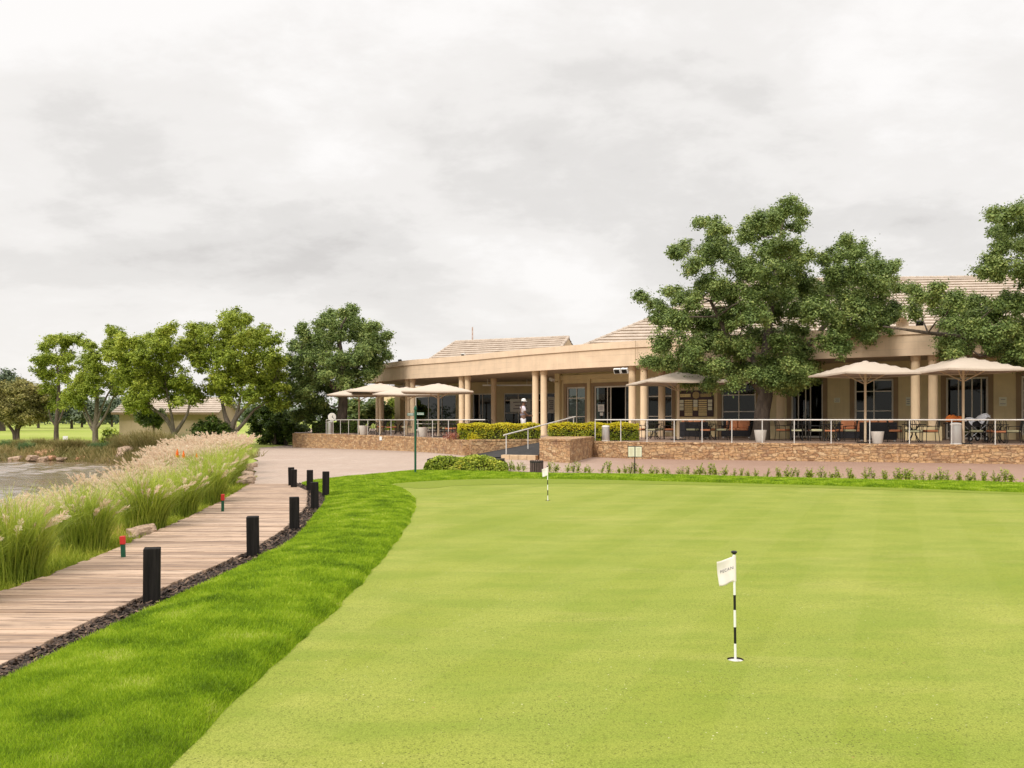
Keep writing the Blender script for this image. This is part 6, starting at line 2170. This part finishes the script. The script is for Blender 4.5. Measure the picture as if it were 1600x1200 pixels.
for i in range(n + 1):
    a = -1.1 + 2.2 * i / n
    vs += [(.022 + .095 * math.cos(a), .095 * math.sin(a), 1.715), (.022 + .095 * math.cos(a) + .085 * math.cos(a) ** .5 if math.cos(a) > 0 else .1, .105 * math.sin(a), 1.70)]
mb.add(vs, [(2 * i, 2 * i + 1, 2 * i + 3, 2 * i + 2) for i in range(n)]); b_ = mb.build('peak', M['white'], cap); sd = b_.modifiers.new('t', 'SOLIDIFY'); sd.thickness = .006
mb = MB(); mb.lathe([(.088, 1.655), (.097, 1.69), (.097, 1.72)], (.012, 0, 0), 18); mb.build('hair', M['hair'], pe, True)
for s in (-1, 1):
    mb = MB(); mb.lathe([(.002, -.008), (.010, -.003), (.010, .003), (.002, .008)], (.108, s * .034, 1.668), 10); mb.build('eye', M['ink'], pe, True)
    mb = MB(); mb.lathe([(.004, -.03), (.016, -.012), (.018, .015), (.005, .032)], (.018, s * .088, 1.65), 10); mb.build('ear', M['skin'], pe, True)
    mb = MB(); mb.lathe([(.045, 0), (.052, .03), (.045, .07), (.035, .1)], (.0, 0, 0), 12)
    mb.v = [(x * 2.4 + .06, y * .95 + s * .118, z) for x, y, z in mb.v]; mb.build('shoe', M['white'], pe, True)
mb = MB(); mb.tube([(.105, 0, 1.675), (.128, 0, 1.645), (.112, 0, 1.635)], [.010, .016, .010], 8); mb.build('nose', M['skin'], pe, True)
mb = MB(); mb.tube([(.108, -.024, 1.605), (.116, 0, 1.606), (.108, .024, 1.605)], [.005, .009, .005], 8); mb.build('mouth', plain('lip', (.14, .05, .04), .6), pe, True)

# ---------------------------------------------------------------- sky, sun, camera
w = bpy.data.worlds.new('World'); SC.world = w; w.use_nodes = True
nt = w.node_tree; N = nt.nodes; Lk = nt.links.new
bg = N['Background']
sky = N.new('ShaderNodeTexSky'); sky.sky_type = 'NISHITA'; sky.sun_disc = False
SUN_EL, SUN_AZ = math.radians(40), math.radians(215)      # azimuth clockwise from +Y (view direction)
sky.sun_elevation = SUN_EL; sky.sun_rotation = SUN_AZ
tc = N.new('ShaderNodeTexCoord'); sep = N.new('ShaderNodeSeparateXYZ'); Lk(tc.outputs['Generated'], sep.inputs[0])


def mth(op, a, b=None):
    m = N.new('ShaderNodeMath'); m.operation = op
    for i, v in enumerate((a, b)):
        if v is None: continue
        if isinstance(v, (int, float)): m.inputs[i].default_value = v
        else: Lk(v, m.inputs[i])
    return m.outputs[0]


zc = mth('ADD', mth('MAXIMUM', sep.outputs['Z'], 0.0), 0.30)
u = mth('DIVIDE', sep.outputs['X'], zc); v = mth('DIVIDE', sep.outputs['Y'], zc)
cb = N.new('ShaderNodeCombineXYZ'); Lk(u, cb.inputs[0]); Lk(v, cb.inputs[1]); cb.inputs[2].default_value = 3.7


def cloud(scale, detail, rough, dist, sx=1.0):
    mp = N.new('ShaderNodeMapping'); mp.inputs['Scale'].default_value = (sx, 1, 1); Lk(cb.outputs[0], mp.inputs['Vector'])
    n_ = N.new('ShaderNodeTexNoise'); n_.inputs['Scale'].default_value = scale; n_.inputs['Detail'].default_value = detail; n_.inputs['Roughness'].default_value = rough; n_.inputs['Distortion'].default_value = dist
    Lk(mp.outputs[0], n_.inputs['Vector']); return n_.outputs['Fac']


def ramp(fac, stops):
    r = N.new('ShaderNodeValToRGB'); el = r.color_ramp.elements
    while len(el) < len(stops): el.new(.5)
    for e_, (p, c) in zip(el, stops):
        e_.position = p; e_.color = (*c, 1)
    r.color_ramp.interpolation = 'EASE'
    Lk(fac, r.inputs['Fac']); return r.outputs['Color']


mixf = mth('ADD', mth('ADD', mth('MULTIPLY', cloud(1.35, 7, .52, .25, .8), .60), mth('MULTIPLY', cloud(3.2, 8, .60, .2, .85), .28)), mth('MULTIPLY', cloud(8.5, 8, .62, .3, .85), .12))
ccol = ramp(mixf, [(.35, (.68, .655, .635)), (.43, (.81, .785, .76)), (.50, (.92, .892, .865)), (.60, (1.03, 1.005, .985))])
# an overcast sky is brightest overhead
zen = N.new('ShaderNodeMapRange'); zen.inputs['From Min'].default_value = .44; zen.inputs['From Max'].default_value = 1.0; zen.inputs['To Min'].default_value = 1.0; zen.inputs['To Max'].default_value = 3.1
Lk(sep.outputs['Z'], zen.inputs['Value'])
vm = N.new('ShaderNodeVectorMath'); vm.operation = 'SCALE'; Lk(ccol, vm.inputs[0]); Lk(zen.outputs[0], vm.inputs['Scale'])
# pale band near the horizon
hz = N.new('ShaderNodeMapRange'); hz.inputs['From Min'].default_value = 0.0; hz.inputs['From Max'].default_value = .20; hz.inputs['To Min'].default_value = .75; hz.inputs['To Max'].default_value = 0.0
Lk(sep.outputs['Z'], hz.inputs['Value'])
mh = N.new('ShaderNodeMix'); mh.data_type = 'RGBA'; Lk(hz.outputs[0], mh.inputs[0]); Lk(vm.outputs[0], mh.inputs[6]); mh.inputs[7].default_value = (.95, .915, .88, 1)
# thin share of clear sky glowing through the cloud deck
sk = N.new('ShaderNodeVectorMath'); sk.operation = 'SCALE'; Lk(sky.outputs[0], sk.inputs[0]); sk.inputs['Scale'].default_value = 1.0
ad = N.new('ShaderNodeMix'); ad.data_type = 'RGBA'; ad.inputs[0].default_value = .96
dv = N.new('ShaderNodeVectorMath'); dv.operation = 'SCALE'; Lk(mh.outputs[2], dv.inputs[0]); dv.inputs['Scale'].default_value = 10.0
Lk(sk.outputs[0], ad.inputs[6]); Lk(dv.outputs[0], ad.inputs[7])
Lk(ad.outputs[2], bg.inputs['Color']); bg.inputs['Strength'].default_value = 0.1

sl = bpy.data.lights.new('sun', 'SUN'); sl.energy = 2.3; sl.angle = math.radians(16); sl.color = (1.0, .945, .86)
so_ = bpy.data.objects.new('sun', sl); COL.objects.link(so_)
dirv = Vector((math.sin(SUN_AZ) * math.cos(SUN_EL), math.cos(SUN_AZ) * math.cos(SUN_EL), math.sin(SUN_EL)))
so_.rotation_euler = dirv.to_track_quat('Z', 'Y').to_euler(); so_.location = (0, 0, 40)

cam = bpy.data.cameras.new('camera'); co_ = bpy.data.objects.new('camera', cam); COL.objects.link(co_)
co_.location = (0, 0, CAMZ); co_.rotation_euler = (math.radians(90), 0, 0)
cam.sensor_width = 36; cam.lens = 36 * F / 1600; cam.shift_y = (HZ - 600) / 1600; cam.clip_end = 4000; cam.clip_start = .05
SC.camera = co_
SC.view_settings.view_transform = 'Standard'; SC.view_settings.look = 'None'; SC.view_settings.exposure = 0.0; SC.view_settings.gamma = 1.0
SC.render.engine = 'CYCLES'
cy = SC.cycles
cy.max_bounces = 8; cy.diffuse_bounces = 3; cy.glossy_bounces = 3; cy.transmission_bounces = 4; cy.transparent_max_bounces = 8
cy.use_denoising = True
cy.use_adaptive_sampling = True; cy.adaptive_threshold = 0.015
